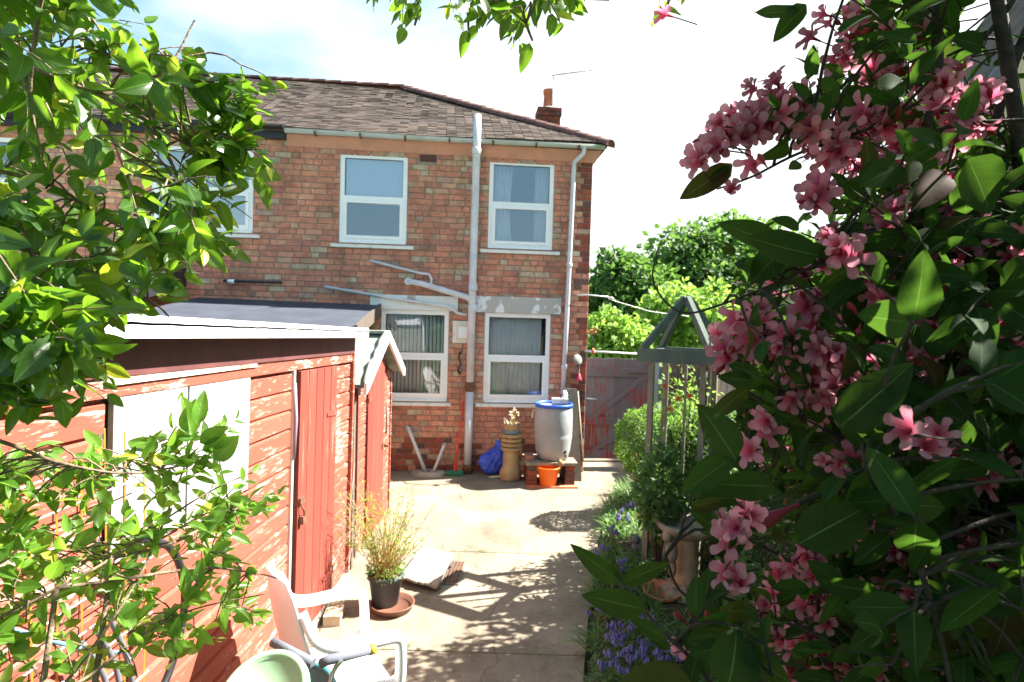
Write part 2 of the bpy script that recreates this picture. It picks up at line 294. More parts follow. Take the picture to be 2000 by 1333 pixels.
# ------------------------------------------------------------------ mesh helpers
class MB:
    def __init__(s): s.v = []; s.f = []; s.sm = []
    def add(s, vs, fs, smooth=False):
        o = len(s.v); s.v += [tuple(v) for v in vs]; s.f += [tuple(i + o for i in f) for f in fs]; s.sm += [smooth] * len(fs); return s
    def box(s, x0, x1, y0, y1, z0, z1):
        vs = [(x0, y0, z0), (x1, y0, z0), (x1, y1, z0), (x0, y1, z0), (x0, y0, z1), (x1, y0, z1), (x1, y1, z1), (x0, y1, z1)]
        return s.add(vs, [(0, 3, 2, 1), (4, 5, 6, 7), (0, 1, 5, 4), (1, 2, 6, 5), (2, 3, 7, 6), (3, 0, 4, 7)])
    def hexa(s, p):   # eight corners: four below, four above
        return s.add(p, [(0, 3, 2, 1), (4, 5, 6, 7), (0, 1, 5, 4), (1, 2, 6, 5), (2, 3, 7, 6), (3, 0, 4, 7)])
    def beam(s, a, b, w, t, up=(0, 0, 1)):
        a = Vector(a); b = Vector(b); d = (b - a).normalized(); up = Vector(up)
        if abs(d.dot(up)) > .98: up = Vector((1, 0, 0))
        sd_ = d.cross(up).normalized() * w / 2; u = sd_.cross(d).normalized() * t / 2
        return s.hexa([a - sd_ - u, a + sd_ - u, b + sd_ - u, b - sd_ - u, a - sd_ + u, a + sd_ + u, b + sd_ + u, b - sd_ + u])
    def tube(s, pts, r, n=8, cap=True):
        pts = [Vector(p) for p in pts]; k = len(pts); rs = r if isinstance(r, (list, tuple)) else [r] * k
        vs = []; prev = None
        for i, p in enumerate(pts):
            d = (pts[min(i + 1, k - 1)] - pts[max(i - 1, 0)]).normalized()
            if prev is None:
                a = d.cross(Vector((0, 0, 1)))
                if a.length < .05: a = d.cross(Vector((1, 0, 0)))
            else: a = prev - d * prev.dot(d)
            a.normalize(); prev = a; b = d.cross(a)
            for j in range(n):
                t = 2 * PI * j / n; vs.append(p + (a * math.cos(t) + b * math.sin(t)) * rs[i])
        fs = [(i * n + j, i * n + (j + 1) % n, (i + 1) * n + (j + 1) % n, (i + 1) * n + j) for i in range(k - 1) for j in range(n)]
        s.add(vs, fs, n > 4)
        if cap:
            o = len(s.v) - k * n
            s.f += [tuple(o + j for j in range(n))[::-1], tuple(o + (k - 1) * n + j for j in range(n))]; s.sm += [False, False]
        return s
    def lathe(s, prof, n=24, c=(0, 0, 0), cap=True, wob=0, M=None):
        vs = []
        for (r, z) in prof:
            for j in range(n):
                t = 2 * PI * j / n; rr = r * (1 + wob * math.sin(3 * t + z * 7) * .5 + wob * math.sin(5 * t - z * 11) * .5)
                v = Vector((rr * math.cos(t), rr * math.sin(t), z))
                if M is not None: v = M @ v
                vs.append(v + Vector(c))
        k = len(prof)
        fs = [(i * n + j, i * n + (j + 1) % n, (i + 1) * n + (j + 1) % n, (i + 1) * n + j) for i in range(k - 1) for j in range(n)]
        s.add(vs, fs, True)
        if cap:
            o = len(s.v) - k * n; s.f += [tuple(o + j for j in range(n))[::-1], tuple(o + (k - 1) * n + j for j in range(n))]; s.sm += [False, False]
        return s
    def ribbon(s, pts, w, t, side):   # flat bar with rounded corners along points
        pts = [Vector(p) for p in pts]; sv = Vector(side).normalized(); k = len(pts); vs = []
        ws = w if isinstance(w, (list, tuple)) else [w] * k
        for i, p in enumerate(pts):
            d = (pts[min(i + 1, k - 1)] - pts[max(i - 1, 0)]).normalized(); nn = d.cross(sv).normalized(); s2 = nn.cross(d).normalized()
            a = ws[i] / 2; b = t / 2
            for (q, h) in ((-1, -.55), (-.75, -1), (.75, -1), (1, -.55), (1, .55), (.75, 1), (-.75, 1), (-1, .55)): vs.append(p + s2 * a * q + nn * b * h)
        n = 8
        fs = [(i * n + j, i * n + (j + 1) % n, (i + 1) * n + (j + 1) % n, (i + 1) * n + j) for i in range(k - 1) for j in range(n)]
        fs += [tuple(range(n))[::-1], tuple((k - 1) * n + j for j in range(n))]
        return s.add(vs, fs, True)
    def sheet(s, fn, nu, nv, th=.006, holes=None):
        # a curved panel with thickness; holes(u,v) leaves cells out
        P = [[Vector(fn(i / nu, j / nv)) for j in range(nv + 1)] for i in range(nu + 1)]
        def nrm(i, j):
            a = P[min(i + 1, nu)][j] - P[max(i - 1, 0)][j]; b = P[i][min(j + 1, nv)] - P[i][max(j - 1, 0)]; c = a.cross(b)
            return c.normalized() if c.length > 1e-9 else Vector((0, 0, 1))
        vs = []; m = nv + 1
        for i in range(nu + 1):
            for j in range(m): vs.append(P[i][j] + nrm(i, j) * th / 2)
        for i in range(nu + 1):
            for j in range(m): vs.append(P[i][j] - nrm(i, j) * th / 2)
        off = (nu + 1) * m; cell = {}
        for i in range(nu):
            for j in range(nv): cell[i, j] = not (holes and holes((i + .5) / nu, (j + .5) / nv))
        fs = []
        for (i, j), ok in cell.items():
            if not ok: continue
            a, b, c, d = i * m + j, (i + 1) * m + j, (i + 1) * m + j + 1, i * m + j + 1
            fs.append((a, b, c, d)); fs.append((a + off, d + off, c + off, b + off))
            for (p, q, ni, nj) in ((a, b, i, j - 1), (b, c, i + 1, j), (c, d, i, j + 1), (d, a, i - 1, j)):
                if not cell.get((ni, nj), False): fs.append((q, p, p + off, q + off))
        return s.add(vs, fs, True)
    def mesh(s, name):
        me = bpy.data.meshes.new(name); me.from_pydata(s.v, [], s.f); me.update()
        if any(s.sm): me.polygons.foreach_set('use_smooth', s.sm)
        return me

def O(name, data, m=None, parent=None, kind=None, label=None, loc=None):
    if isinstance(data, MB): data = data.mesh(name)
    if m is not None and not data.materials: data.materials.append(m)
    o = bpy.data.objects.new(name, data); COL.objects.link(o)
    if parent is not None: o.parent = parent
    if kind: o['kind'] = kind
    if label: o['label'] = label
    if loc is not None: o.location = loc
    return o
def T(name, label, cat, loc=(0, 0, 0), rz=0, group=None):
    o = bpy.data.objects.new(name, None); COL.objects.link(o); o.location = loc; o.rotation_euler = (0, 0, rz); o.empty_display_size = .1
    o['label'] = label; o['category'] = cat
    if group: o['group'] = group
    return o
def TM(name, mb, m, label, cat, loc=(0, 0, 0), rz=0, group=None):
    o = O(name, mb, m); o.location = loc; o.rotation_euler = (0, 0, rz); o['label'] = label; o['category'] = cat
    if group: o['group'] = group
    return o
def copy_tree(o, parent=None):
    c = o.copy(); COL.objects.link(c); c.parent = parent
    for ch in [k for k in bpy.data.objects if k.parent == o]: copy_tree(ch, c)
    return c
def bez(a, b, c, n=6):
    a, b, c = Vector(a), Vector(b), Vector(c)
    return [a * (1 - t) ** 2 + b * 2 * t * (1 - t) + c * t * t for t in [i / n for i in range(n + 1)]]
def spline(pts, n=5):
    P = [Vector(p) for p in pts]; out = []
    for i in range(len(P) - 1):
        p0 = P[max(i - 1, 0)]; p1 = P[i]; p2 = P[i + 1]; p3 = P[min(i + 2, len(P) - 1)]
        for k in range(n):
            t = k / n; out.append(.5 * ((2 * p1) + (p2 - p0) * t + (2 * p0 - 5 * p1 + 4 * p2 - p3) * t * t + (3 * p1 - p0 - 3 * p2 + p3) * t ** 3))
    out.append(P[-1]); return out

# ------------------------------------------------------------------ ground
O('ground', MB().add([(-600, -600, -.06), (600, -600, -.06), (600, 600, -.06), (-600, 600, -.06)], [(0, 1, 2, 3)]), GRASSG, kind='structure')
EDGE = [(.36, .3), (.42, 2.4), (.47, 3.6), (.58, 4.3), (.70, 4.95), (.80, 5.5), (.93, 6.2), (1.12, 7.0), (1.34, 7.7), (1.75, 8.25), (2.15, 8.7)]
def edge_x(y):
    for (a, b), (c, d) in zip(EDGE, EDGE[1:]):
        if y <= d: return a + (c - a) * max(0, (y - b)) / (d - b)
    return EDGE[-1][0]
def slab(y0, y1, x0f, x1f, n=14):
    m = MB(); vs = []
    for i in range(n + 1):
        y = y0 + (y1 - y0) * i / n
        for z in (0, -.05): vs += [(x0f(y), y, z), (x1f(y), y, z)]
    fs = [(i * 4, i * 4 + 1, i * 4 + 5, i * 4 + 4) for i in range(n)]
    fs += [(i * 4 + 1, i * 4 + 3, i * 4 + 7, i * 4 + 5) for i in range(n)] + [(0, 2, 3, 1), (4 * n, 4 * n + 1, 4 * n + 3, 4 * n + 2)]
    fs += [(i * 4, i * 4 + 4, i * 4 + 6, i * 4 + 2) for i in range(n)]
    return m.add(vs, fs)
path = bpy.data.objects.new('concrete_path', None); COL.objects.link(path); path['kind'] = 'structure'
L1 = lambda y: -2.6
for (a, b) in ((.3, 2.05), (2.06, 3.9), (3.91, 5.62)):
    O('slab', slab(a, b, L1, edge_x), CONC, path)
O('slab', slab(5.63, 7.9, L1, edge_x), CONC, path)
O('slab', slab(7.908, 9.9, L1, lambda y: edge_x(y) if y < 8.7 else 3.0), CONC, path)
# bed soil
m = MB(); vs = []; ny, nx = 60, 20
for i in range(ny + 1):
    y = .2 + 9.0 * i / ny; e = edge_x(y) + .02
    for j in range(nx + 1):
        x = e + (3.3 - e) * j / nx; h = -.04 + .13 * min(1, j / 2) + random.uniform(-.012, .012)
        vs.append((x, y, h))
m.add(vs, [(i * (nx + 1) + j, i * (nx + 1) + j + 1, (i + 1) * (nx + 1) + j + 1, (i + 1) * (nx + 1) + j) for i in range(ny) for j in range(nx)], True)
O('garden_soil', m, SOIL, kind='structure')

# ------------------------------------------------------------------ house
PSI = rd(5.3); HW0 = gnd(1000, 922); HW0.z = 0
house = T('brick_house', 'red brick semi detached house end with white framed windows and hipped brown tile roof', 'house', HW0, PSI)
HR = Matrix.Translation(HW0) @ Matrix.Rotation(PSI, 4, 'Z'); HRI = HR.inverted()
def hw(px, py, off=0.0):  # point of the picture on the facade plane, in the house's own axes
    o_ = HRI @ CAMP; d = HRI.to_3x3() @ ray(px, py); t = (-off - o_.y) / d.y; p = o_ + d * t; return p
XC = 1.075; XL = -9.5; XP = -3.31; ZT = 4.72
WIN = dict(bath=(-2.58, -1.63, 3.30, 4.57), bed=(-.45, .50, 3.30, 4.58), kitL=(-1.96, -.99, 1.04, 2.36), kitR=(-.46, .51, 1.04, 2.355), nb1=(-5.15, -3.78, 3.38, 4.55), nb2=(-8.3, -6.9, 3.38, 4.55))
VENT = (-1.46, -1.22, 4.50, 4.60)
HOLES = list(WIN.values()) + [VENT, (-2.12, -.86, 2.36, 2.575), (-.60, .66, 2.355, 2.60)]
def wall_grid(m, x0, x1, z0, z1, holes, y):
    xs = sorted({x0, x1, *[h[0] for h in holes if x0 < h[0] < x1], *[h[1] for h in holes if x0 < h[1] < x1]})
    zs = sorted({z0, z1, *[h[2] for h in holes if z0 < h[2] < z1], *[h[3] for h in holes if z0 < h[3] < z1]})
    for a, b in zip(xs, xs[1:]):
        for c, d in zip(zs, zs[1:]):
            cx, cz = (a + b) / 2, (c + d) / 2
            if any(h[0] < cx < h[1] and h[2] < cz < h[3] for h in holes): continue
            m.add([(a, y, c), (b, y, c), (b, y, d), (a, y, d)], [(0, 1, 2, 3)])
m = MB(); wall_grid(m, XL, XC - .006, 0, ZT + .2, HOLES, .010)
for h in WIN.values():   # reveals
    for (p, q) in (((h[0], h[2]), (h[0], h[3])), ((h[0], h[3]), (h[1], h[3])), ((h[1], h[3]), (h[1], h[2])), ((h[1], h[2]), (h[0], h[2]))):
        m.add([(p[0], .010, p[1]), (q[0], .010, q[1]), (q[0], .12, q[1]), (p[0], .12, p[1])], [(0, 1, 2, 3)])
O('wall', m, MORTAR, house)
m = MB(); m.add([(XC - .006, .01, 0), (XC - .006, 7, 0), (XC - .006, 7, ZT + .1), (XC - .006, .01, ZT + .1)], [(0, 1, 2, 3)])
m.add([(XL, 7, 0), (XC - .006, 7, 0), (XC - .006, 7, ZT + .1), (XL, 7, ZT + .1)], [(0, 1, 2, 3)])
m.add([(XL, .01, 0), (XL, 7, 0), (XL, 7, ZT + .1), (XL, .01, ZT + .1)], [(0, 1, 2, 3)])
m.add([(XL, .25, ZT), (XC, .25, ZT), (XC, 7, ZT), (XL, 7, ZT)], [(0, 1, 2, 3)])
m.add([(XL, 3.0, 0), (XC, 3.0, 0), (XC, 3.0, ZT), (XL, 3.0, ZT)], [(0, 1, 2, 3)]); m.add([(XL, .14, 2.7), (XC, .14, 2.7), (XC, 3, 2.7), (XL, 3, 2.7)], [(0, 1, 2, 3)])
O('wall', m, ROOM, house)

# bricks: 0.0825 m courses, stretcher and header rows as on the old wall
CP, BL, HL = .0825, .232, .113
bricks = []
zc = 0.01; row = 0
while zc + CP < ZT + .02:
    kind = row % 4
    x = XC - .001; x -= 0.0
    k = 0 if kind != 1 else 1
    x1 = XC
    first = True
    while x1 > XL:
        if kind in (0, 2): l = BL if (k % 3) else HL
        elif kind == 1: l = HL if random.random() < .6 else BL
        else: l = BL
        if first: l = random.choice((HL, BL, .175, .2, .15, .06)) if row % 2 else random.choice((BL, HL, .09, .13, .21))
        else: l *= random.uniform(.95, 1.05)
        first = False; k += 1
        x0 = x1 - l
        segs = [(x0, x1)]
        for h in HOLES:
            if h[2] < zc + CP * .6 and h[3] > zc + CP * .4:
                ns = []
                for a, b in segs:
                    if b <= h[0] or a >= h[1]: ns.append((a, b)); continue
                    if a < h[0]: ns.append((a, h[0]))
                    if b > h[1]: ns.append((h[1], b))
                segs = ns
        for a, b in segs:
            if b - a > .03: bricks.append((a + .004, b - .005, zc, zc + CP - .010))
        x1 = x0 - .003
    zc += CP; row += 1
def brick_mb(m, a, b, z0, z1, y, tl=0):
    e = .005
    f = [(a + e, y, z0 + e), (b - e, y + tl, z0 + e), (b - e, y + tl, z1 - e), (a + e, y, z1 - e), (a, y + .007, z0), (b, y + .007 + tl, z0), (b, y + .007 + tl, z1), (a, y + .007, z1), (a, .016, z0), (b, .016, z0), (b, .016, z1), (a, .016, z1)]
    m.add(f, [(0, 1, 2, 3), (4, 5, 1, 0), (5, 6, 2, 1), (6, 7, 3, 2), (7, 4, 0, 3), (8, 9, 5, 4), (9, 10, 6, 5), (10, 11, 7, 6), (11, 8, 4, 7)])
full = [b for b in bricks if abs((b[1] - b[0]) - (BL - .009)) < .012 and -3.2 < b[0] and b[2] > 1.0]
full.sort(key=lambda b: b[0] + random.random() * 1.5)
single = set(full[:290]); proto = []
for v in range(4):
    mm = MB(); brick_mb(mm, 0, BL - .009, 0, CP - .010, random.uniform(-.003, .001), random.uniform(-.0015, .0015)); me = mm.mesh('brick'); me.materials.append(BRICK); proto.append(me)
for b in single: o_ = O('brick', proto[random.randrange(4)], None, house, loc=(b[0], 0, b[2])); o_.scale = ((b[1] - b[0]) / (BL - .009), 1, 1)
m = MB(); md = MB()
for b in bricks:
    if b in single: continue
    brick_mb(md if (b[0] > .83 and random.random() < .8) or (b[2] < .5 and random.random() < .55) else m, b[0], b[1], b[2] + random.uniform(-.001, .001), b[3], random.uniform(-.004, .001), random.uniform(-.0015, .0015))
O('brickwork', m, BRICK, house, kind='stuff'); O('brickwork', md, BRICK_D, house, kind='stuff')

# cement band under the eaves, gutter, air brick
O('cement_band', MB().add([(XP, -.012, 4.62), (XC + .02, -.012, 4.60), (XC + .10, -.09, 4.76), (XP, -.09, 4.77), (XP, .02, 4.62), (XC + .02, .02, 4.60), (XC + .05, .02, 4.76), (XP, .02, 4.77)], [(0, 1, 2, 3), (4, 7, 6, 5), (0, 4, 5, 1), (1, 5, 6, 2), (2, 6, 7, 3), (3, 7, 4, 0)]), ORANGE_R, house)
def gutter(x0, x1, z, m_, yo=-.14, r=.055):
    g = MB(); n = 8; vs = []
    for x, dz in ((x0, 0), (x0 + (x1 - x0) * .5, -.012), (x1, 0)):
        for rr in (r, r - .006):
            for j in range(n + 1):
                t = PI + PI * j / n; vs.append((x, yo + rr * math.cos(t), z + dz + rr * math.sin(t)))
    k = n + 1; fs = []
    for s_ in range(2):
        o_ = s_ * 2 * k
        for j in range(n): fs.append((o_ + j, o_ + j + 1, o_ + 2 * k + j + 1, o_ + 2 * k + j)); fs.append((o_ + k + j + 1, o_ + k + j, o_ + 3 * k + j, o_ + 3 * k + j + 1))
    for j in range(n): fs.append((j, k + j, k + j + 1, j + 1)); fs.append((4 * k + j, 4 * k + j + 1, 5 * k + j + 1, 5 * k + j))
    g.add(vs, fs, True); return O('gutter', g, m_, house)
g1 = gutter(XP, XC + .13, 4.82, GUT)
for i in range(7): O('bracket', MB().box(XP + .4 + i * .62, XP + .425 + i * .62, -.205, -.08, 4.755, 4.80), RUST, g1)
g2 = gutter(XL, XP - .01, 4.86, BLACK, -.17, .06); O('fascia', MB().box(XL, XP - .01, -.10, -.02, 4.70, 4.86), BLACK, house)
m = MB(); m.box(VENT[0] + .004, VENT[1] - .004, .004, .03, VENT[2] + .004, VENT[3] - .004)
ab = O('air_brick', m, mat('air_brick_clay', (.16, .04, .03), .9), house)
m = MB()
for i in range(5):
    for j in range(2): m.box(VENT[0] + .018 + i * .045, VENT[0] + .045 + i * .045, .001, .006, VENT[2] + .018 + j * .042, VENT[2] + .042 + j * .042)
O('vent_hole', m, BLACK, ab)

# roof: rear slope, right hip
RP = rd(33); eY = -.17; eZ = 4.85; eX = XC + .17
def solve():
    o_ = HRI @ CAMP; d = HRI.to_3x3() @ ray(790, 172)
    best = None
    for k in range(250, 480):
        p_ = rd(k / 10); tn = math.tan(p_)
        # z = eZ + (y - eY) tn
        t = (eZ + (o_.y - eY) * tn - o_.z) / (d.z - d.y * tn); q = o_ + d * t
        D = q.y - eY; e_ = abs((eX - D) - q.x)
        if best is None or e_ < best[0]: best = (e_, p_, q)
    return best
_, RP, RQ = solve(); tn = math.tan(RP); DR = RQ.y - eY; RZ = RQ.z
rl = XL - .3; split = hw(575, 153).x * 1.0 * (RQ.y + 8.69) / 8.69
m = MB()
def slope_z(y): return eZ + (y - eY) * tn
m.add([(rl, eY, eZ - .03), (eX, eY, eZ - .03), (eX - DR, RQ.y, RZ - .03), (rl, RQ.y, RZ - .03)], [(0, 1, 2, 3)])
m.add([(eX, eY, eZ - .03), (eX, eY + 2 * DR, eZ - .03), (eX - DR, RQ.y, RZ - .03)], [(0, 1, 2)])
m.add([(eX, eY + 2 * DR, eZ - .03), (rl, eY + 2 * DR, eZ - .03), (rl, RQ.y, RZ - .03), (eX - DR, RQ.y, RZ - .03)], [(0, 1, 2, 3)])
m.add([(rl, eY, eZ - .03), (rl, RQ.y, RZ - .03), (rl, eY + 2 * DR, eZ - .03)], [(0, 1, 2)])
m.add([(rl, eY, eZ - .05), (eX, eY, eZ - .05), (eX, eY + 2 * DR, eZ - .05), (rl, eY + 2 * DR, eZ - .05)], [(0, 1, 2, 3)])
roof = O('roof', m, TILE, house)
tl = MB(); cw = .14; nrow = int(math.hypot(DR, DR * tn) / .082); sl = math.hypot(DR, DR * tn)
for r_ in range(nrow):
    s0 = r_ * sl / nrow; y0 = eY + s0 * math.cos(RP); z0 = eZ + s0 * math.sin(RP)
    ll = sl / nrow * 1.25; y1 = y0 + ll * math.cos(RP); z1 = z0 + ll * math.sin(RP) - .012
    sag = lambda x: -.02 * math.sin((x + 3) * 1.1)
    x = eX - (y0 - eY) + .05 - (r_ % 2) * cw / 2
    while x > rl:
        a, b = x - cw + .006, x; j = random.uniform(-.006, .006); sg = sag(x)
        th = .016
        xr1 = min(b, eX - (y1 - eY) + .06)
        tl.add([(a, y0, z0 + j + sg), (b, y0, z0 + j + sg), (xr1, y1, z1 + sg), (a if a < xr1 else xr1, y1, z1 + sg), (a, y0, z0 + j - th + sg), (b, y0, z0 + j - th + sg)], [(0, 1, 2, 3), (4, 5, 1, 0)])
        x -= cw
O('roof_tile', tl, TILE, roof, kind='stuff')
def capline(a, b, n, r=.085, nm='ridge_tile'):
    a = Vector(a); b = Vector(b)
    for i in range(n):
        p = a.lerp(b, i / n); q = a.lerp(b, (i + 1.06) / n); mm = MB(); d = (b - a).normalized(); s_ = d.cross(Vector((0, 0, 1))).normalized(); u_ = s_.cross(d)
        vs = []
        for e, rr in ((Vector((0, 0, 0)), r), (q - p, r * .9)):
            for j in range(7): t = PI * j / 6; vs.append(e + s_ * rr * math.cos(t) + u_ * rr * .8 * math.sin(t))
        mm.add(vs, [(j, j + 1, 8 + j, 7 + j) for j in range(6)] + [(0, 1, 2, 3, 4, 5, 6)], True)
        O(nm, mm, HIPT, roof, loc=p + Vector((0, 0, .0 + random.uniform(-.006, .006))))
capline((eX + .03, eY - .03, eZ - .045), (eX - DR, RQ.y, RZ - .035), 24, .12)
capline((eX - DR, RQ.y, RZ), (rl, RQ.y, RZ), 26)

# chimney on the side slope with pot and aerial
cp = hw(1070, 250); kf = (4.6 + 8.69) / 8.69
def hwy(px, py, y): return hw(px, py, -y)
a = hwy(1070, 246, 3.0); 
CHX = a.x
def chz(py): return hwy(1070, py, 3.0).z
chim = T('chimney', 'short dark brick chimney with one orange pot above the right hip of the roof', 'chimney', HR @ Vector((CHX, 3.0, 0)), PSI)
w = .215; zt = chz(219); zb = chz(300)
mm = MB(); mm.box(-w + .02, w - .02, -w + .02, w - .02, zb - 1, zt - .02); O('stack_core', mm, MORTAR, chim)
z = zb; r_ = 0
while z < zt - .01:
    for s_ in range(-2, 2):
        mmb = MB(); a_ = s_ * w / 2 + (w / 4 if r_ % 2 and s_ > -2 else 0); b_ = (s_ + 1) * w / 2 + (w / 4 if r_ % 2 and s_ < 1 else 0)
        o_ = .02 if z > zt - .17 else 0
        mmb.box(a_ * (1 + o_ * 5) + .004, b_ * (1 + o_ * 5) - .004, -w - o_, w + o_, z + .004, z + CP - .006)
        O('brick', mmb, BRICK_D, chim)
    z += CP; r_ += 1
O('flaunching', MB().lathe([(w, zt + .005), (w * .8, zt + .05), (.12, zt + .08)], 12), CONC_D, chim)
zp = chz(176)
O('chimney_pot', MB().lathe([(.115, zt + .04), (.105, zt + .1), (.095, zp - .1), (.11, zp - .09), (.115, zp - .02), (.10, zp), (.08, zp), (.075, zp - .2)], 20), TERRA, chim)
ae = T('tv_aerial', 'thin grey television aerial on a mast beside the orange chimney pot', 'aerial', HR @ Vector((CHX + .15, 2.9, 0)), PSI)
ax = hwy(1081, 148, 2.9).x - CHX - .15; az = hwy(1081, 148, 2.9).z; bx = hwy(1178, 134, 2.9).x - CHX - .15; bz = hwy(1178, 134, 2.9).z
O('mast', MB().tube([(ax, 0, zb + .3), (ax, 0, az + .03)], .016, 6), GREYP, ae)
mm = MB().tube([(ax - .03, 0, az), (bx, 0, bz)], .015, 6)
for i in range(9):
    t = i / 8; p = Vector((ax + (bx - ax) * t, 0, az + (bz - az) * t)); mm.tube([p - Vector((0, .16 - .05 * t, 0)), p + Vector((0, .16 - .05 * t, 0))], .004, 4)
O('boom', mm, GREYP, ae)

# windows
def window(key, lower='plain', split_=.52, sill=True, glass=GLASS, mull=None):
    x0, x1, z0, z1 = WIN[key]; y = .015; fr = .062; d = .06
    m = MB()
    m.box(x0, x0 + fr, y, y + d, z0, z1); m.box(x1 - fr, x1, y, y + d, z0, z1); m.box(x0 + fr, x1 - fr, y, y + d, z1 - fr, z1); m.box(x0 + fr, x1 - fr, y, y + d, z0, z0 + fr * 1.15)
    zm = z0 + (z1 - z0) * split_ - .03
    m.box(x0 + fr, x1 - fr, y, y + d, zm - .02, zm + .045)
    if mull: m.box(mull - .03, mull + .03, y + .001, y + d, z0 + fr * 1.15, z1 - fr)
    w_ = O('window', m, WPVC, house)
    # opening sash in the lower light
    a, b, c, e = x0 + fr - .004, x1 - fr + .004, z0 + fr * 1.15 - .004, zm - .016; q = .042
    m = MB(); yy = y - .016
    m.box(a, a + q, yy, y + .04, c, e); m.box(b - q, b, yy, y + .04, c, e); m.box(a + q, b - q, yy, y + .04, e - q, e); m.box(a + q, b - q, yy, y + .04, c, c + q)
    O('sash', m, WPVC, w_)
    O('pane', MB().box(x0 + fr, x1 - fr, y + .028, y + .034, zm + .045, z1 - fr), glass, w_)
    O('pane', MB().box(a + q, b - q, y + .012, y + .018, c + q, e - q), glass, w_)
    m = MB(); g = .006
    m.box(x0 + fr, x1 - fr, y + .02, y + .04, zm + .045, zm + .045 + g); m.box(x0 + fr, x1 - fr, y + .02, y + .04, z1 - fr - g, z1 - fr)
    m.box(x0 + fr, x0 + fr + g, y + .02, y + .04, zm + .045 + g, z1 - fr - g); m.box(x1 - fr - g, x1 - fr, y + .02, y + .04, zm + .045 + g, z1 - fr - g)
    O('gasket', m, BLACK, w_)
    # sill: sloped slab, chipped paint
    s = MB(); s0, s1 = x0 - .11, x1 + .11
    if key == 'kitL': s1 = x1 + .06
    s.hexa([(s0, -.05, z0 - .07), (s1, -.05, z0 - .07), (s1, .1, z0 - .07), (s0, .1, z0 - .07), (s0, -.05, z0 - .025), (s1, -.05, z0 - .025), (s1, .1, z0 - .003), (s0, .1, z0 - .003)])
    O('sill', s, WDIRTY, w_)
    s = MB(); s.hexa([(x0 + .01, -.032, z0 - .002), (x1 - .01, -.032, z0 - .002), (x1 - .01, y - .001, z0 - .002), (x0 + .01, y - .001, z0 - .002), (x0 + .01, -.032, z0 + .012), (x1 - .01, -.032, z0 + .012), (x1 - .01, y - .001, z0 + .028), (x0 + .01, y - .001, z0 + .028)]); O('drip_rail', s, WPVC, w_)
    return w_, zm
wb, zmb = window('bath')
O('blind', MB().box(WIN['bath'][0] + .07, WIN['bath'][1] - .07, .09, .095, zmb + .02, WIN['bath'][3] - .05), BLUEBL, wb)
wc, zmc = window('bed')
for a, b in ((-.40, -.09), (.24, .45)):
    O('curtain', MB().sheet(lambda u, v, a=a, b=b: (a + (b - a) * u * (1 - .12 * math.sin(v * PI)), .16 + .022 * math.sin(u * 30), 3.34 + 1.2 * v), 36, 4, .004), CURT, wc)
def vblinds(w_, x0, x1, z0, z1, n, gap, ang):
    for i in range(n):
        if i in gap: continue
        c = x0 + (x1 - x0) * (i + .5) / n; hw_ = (x1 - x0) / n * .5; dy = hw_ * math.sin(ang)
        mm = MB(); ca = hw_ * math.cos(ang) * 1.04
        mm.sheet(lambda u, v: (c + ca * (2 * u - 1), .13 + dy * (2 * u - 1) + .006 * math.sin(u * PI), z0 + (z1 - z0) * v), 3, 1, .002)
        O('blind_slat', mm, BLIND, w_)
wk, _ = window('kitL', glass=GLASS_D); vblinds(wk, -1.90, -1.05, 1.1, 2.31, 15, (), .8)
wr, _ = window('kitR', glass=GLASS_D); vblinds(wr, -.40, .46, 1.1, 2.31, 13, (12,), .1)
wn1, zn1 = window('nb1', mull=-4.46); O('blind', MB().box(-5.08, -3.85, .09, .095, 3.42, 4.5), BLIND, wn1)
window('nb2')
# lintels
m = MB(); m.box(-2.12, -.86, -.028, .02, 2.362, 2.572); O('lintel', m, mat('flaking_white_lintel', (.70, .70, .68), .85, col2=(.40, .36, .31), vscale=2.4, pos=(.6, .64), bump=.4), house)
m = MB(); m.box(-.60, .66, -.026, .02, 2.358, 2.595); O('lintel', m, mat('flaking_grey_lintel', (.40, .39, .37), .85, col2=(.7, .71, .73), vscale=2.6, pos=(.52, .55), bump=.4), house)

# pipes on the wall
def hp(px, py, o_=.06): p = hw(px, py, o_); return (p.x, -o_, p.z)
soil = T('soil_stack', 'thick grey painted soil pipe running from ground to above the gutter', 'drainpipe', HW0, PSI)
sx_ = -.65
O('pipe', MB().tube([(sx_, -.20, 5.14), (sx_, -.20, 4.55), (sx_, -.12, 4.42), (sx_ - .005, -.10, 3.2), (sx_ - .01, -.10, 1.32)], .054, 16), GREYP, soil)
O('pipe', MB().tube([(sx_ - .01, -.10, 1.22), (sx_ - .015, -.10, .08)], .058, 16), GREYP, soil)
for z_ in (4.58, 2.66, 2.36): O('collar', MB().lathe([(.058, z_), (.066, z_ + .01), (.066, z_ + .09), (.058, z_ + .1)], 16, (sx_, -.20 if z_ > 4.4 else -.10, 0)), GREYP, soil)
O('collar', MB().lathe([(.056, 1.2), (.075, 1.22), (.075, 1.27), (.064, 1.28), (.064, 1.33), (.056, 1.34)], 16, (sx_ - .01, -.10, 0)), RUST, soil, label='rusty iron pipe collar')
O('shoe', MB().lathe([(.06, 0.0), (.075, .01), (.07, .1), (.062, .14)], 16, (sx_ - .015, -.10, 0)), RUST, soil)
br = T('waste_pipe', 'short thick sloping waste branch entering the soil stack above the kitchen window', 'waste pipe', HW0, PSI)
a = hp(797, 550, .09); b = hp(912, 581, .1)
O('pipe', MB().tube([a, (a[0] + .2, -.09, a[2] - .03), b, (sx_, -.1, b[2] - .07)], .042, 12), GREYP, br)
O('elbow', MB().lathe([(.05, -.03), (.054, 0), (.05, .03)], 12, a, M=Matrix.Rotation(PI / 2, 3, 'X')), GREYP, br)
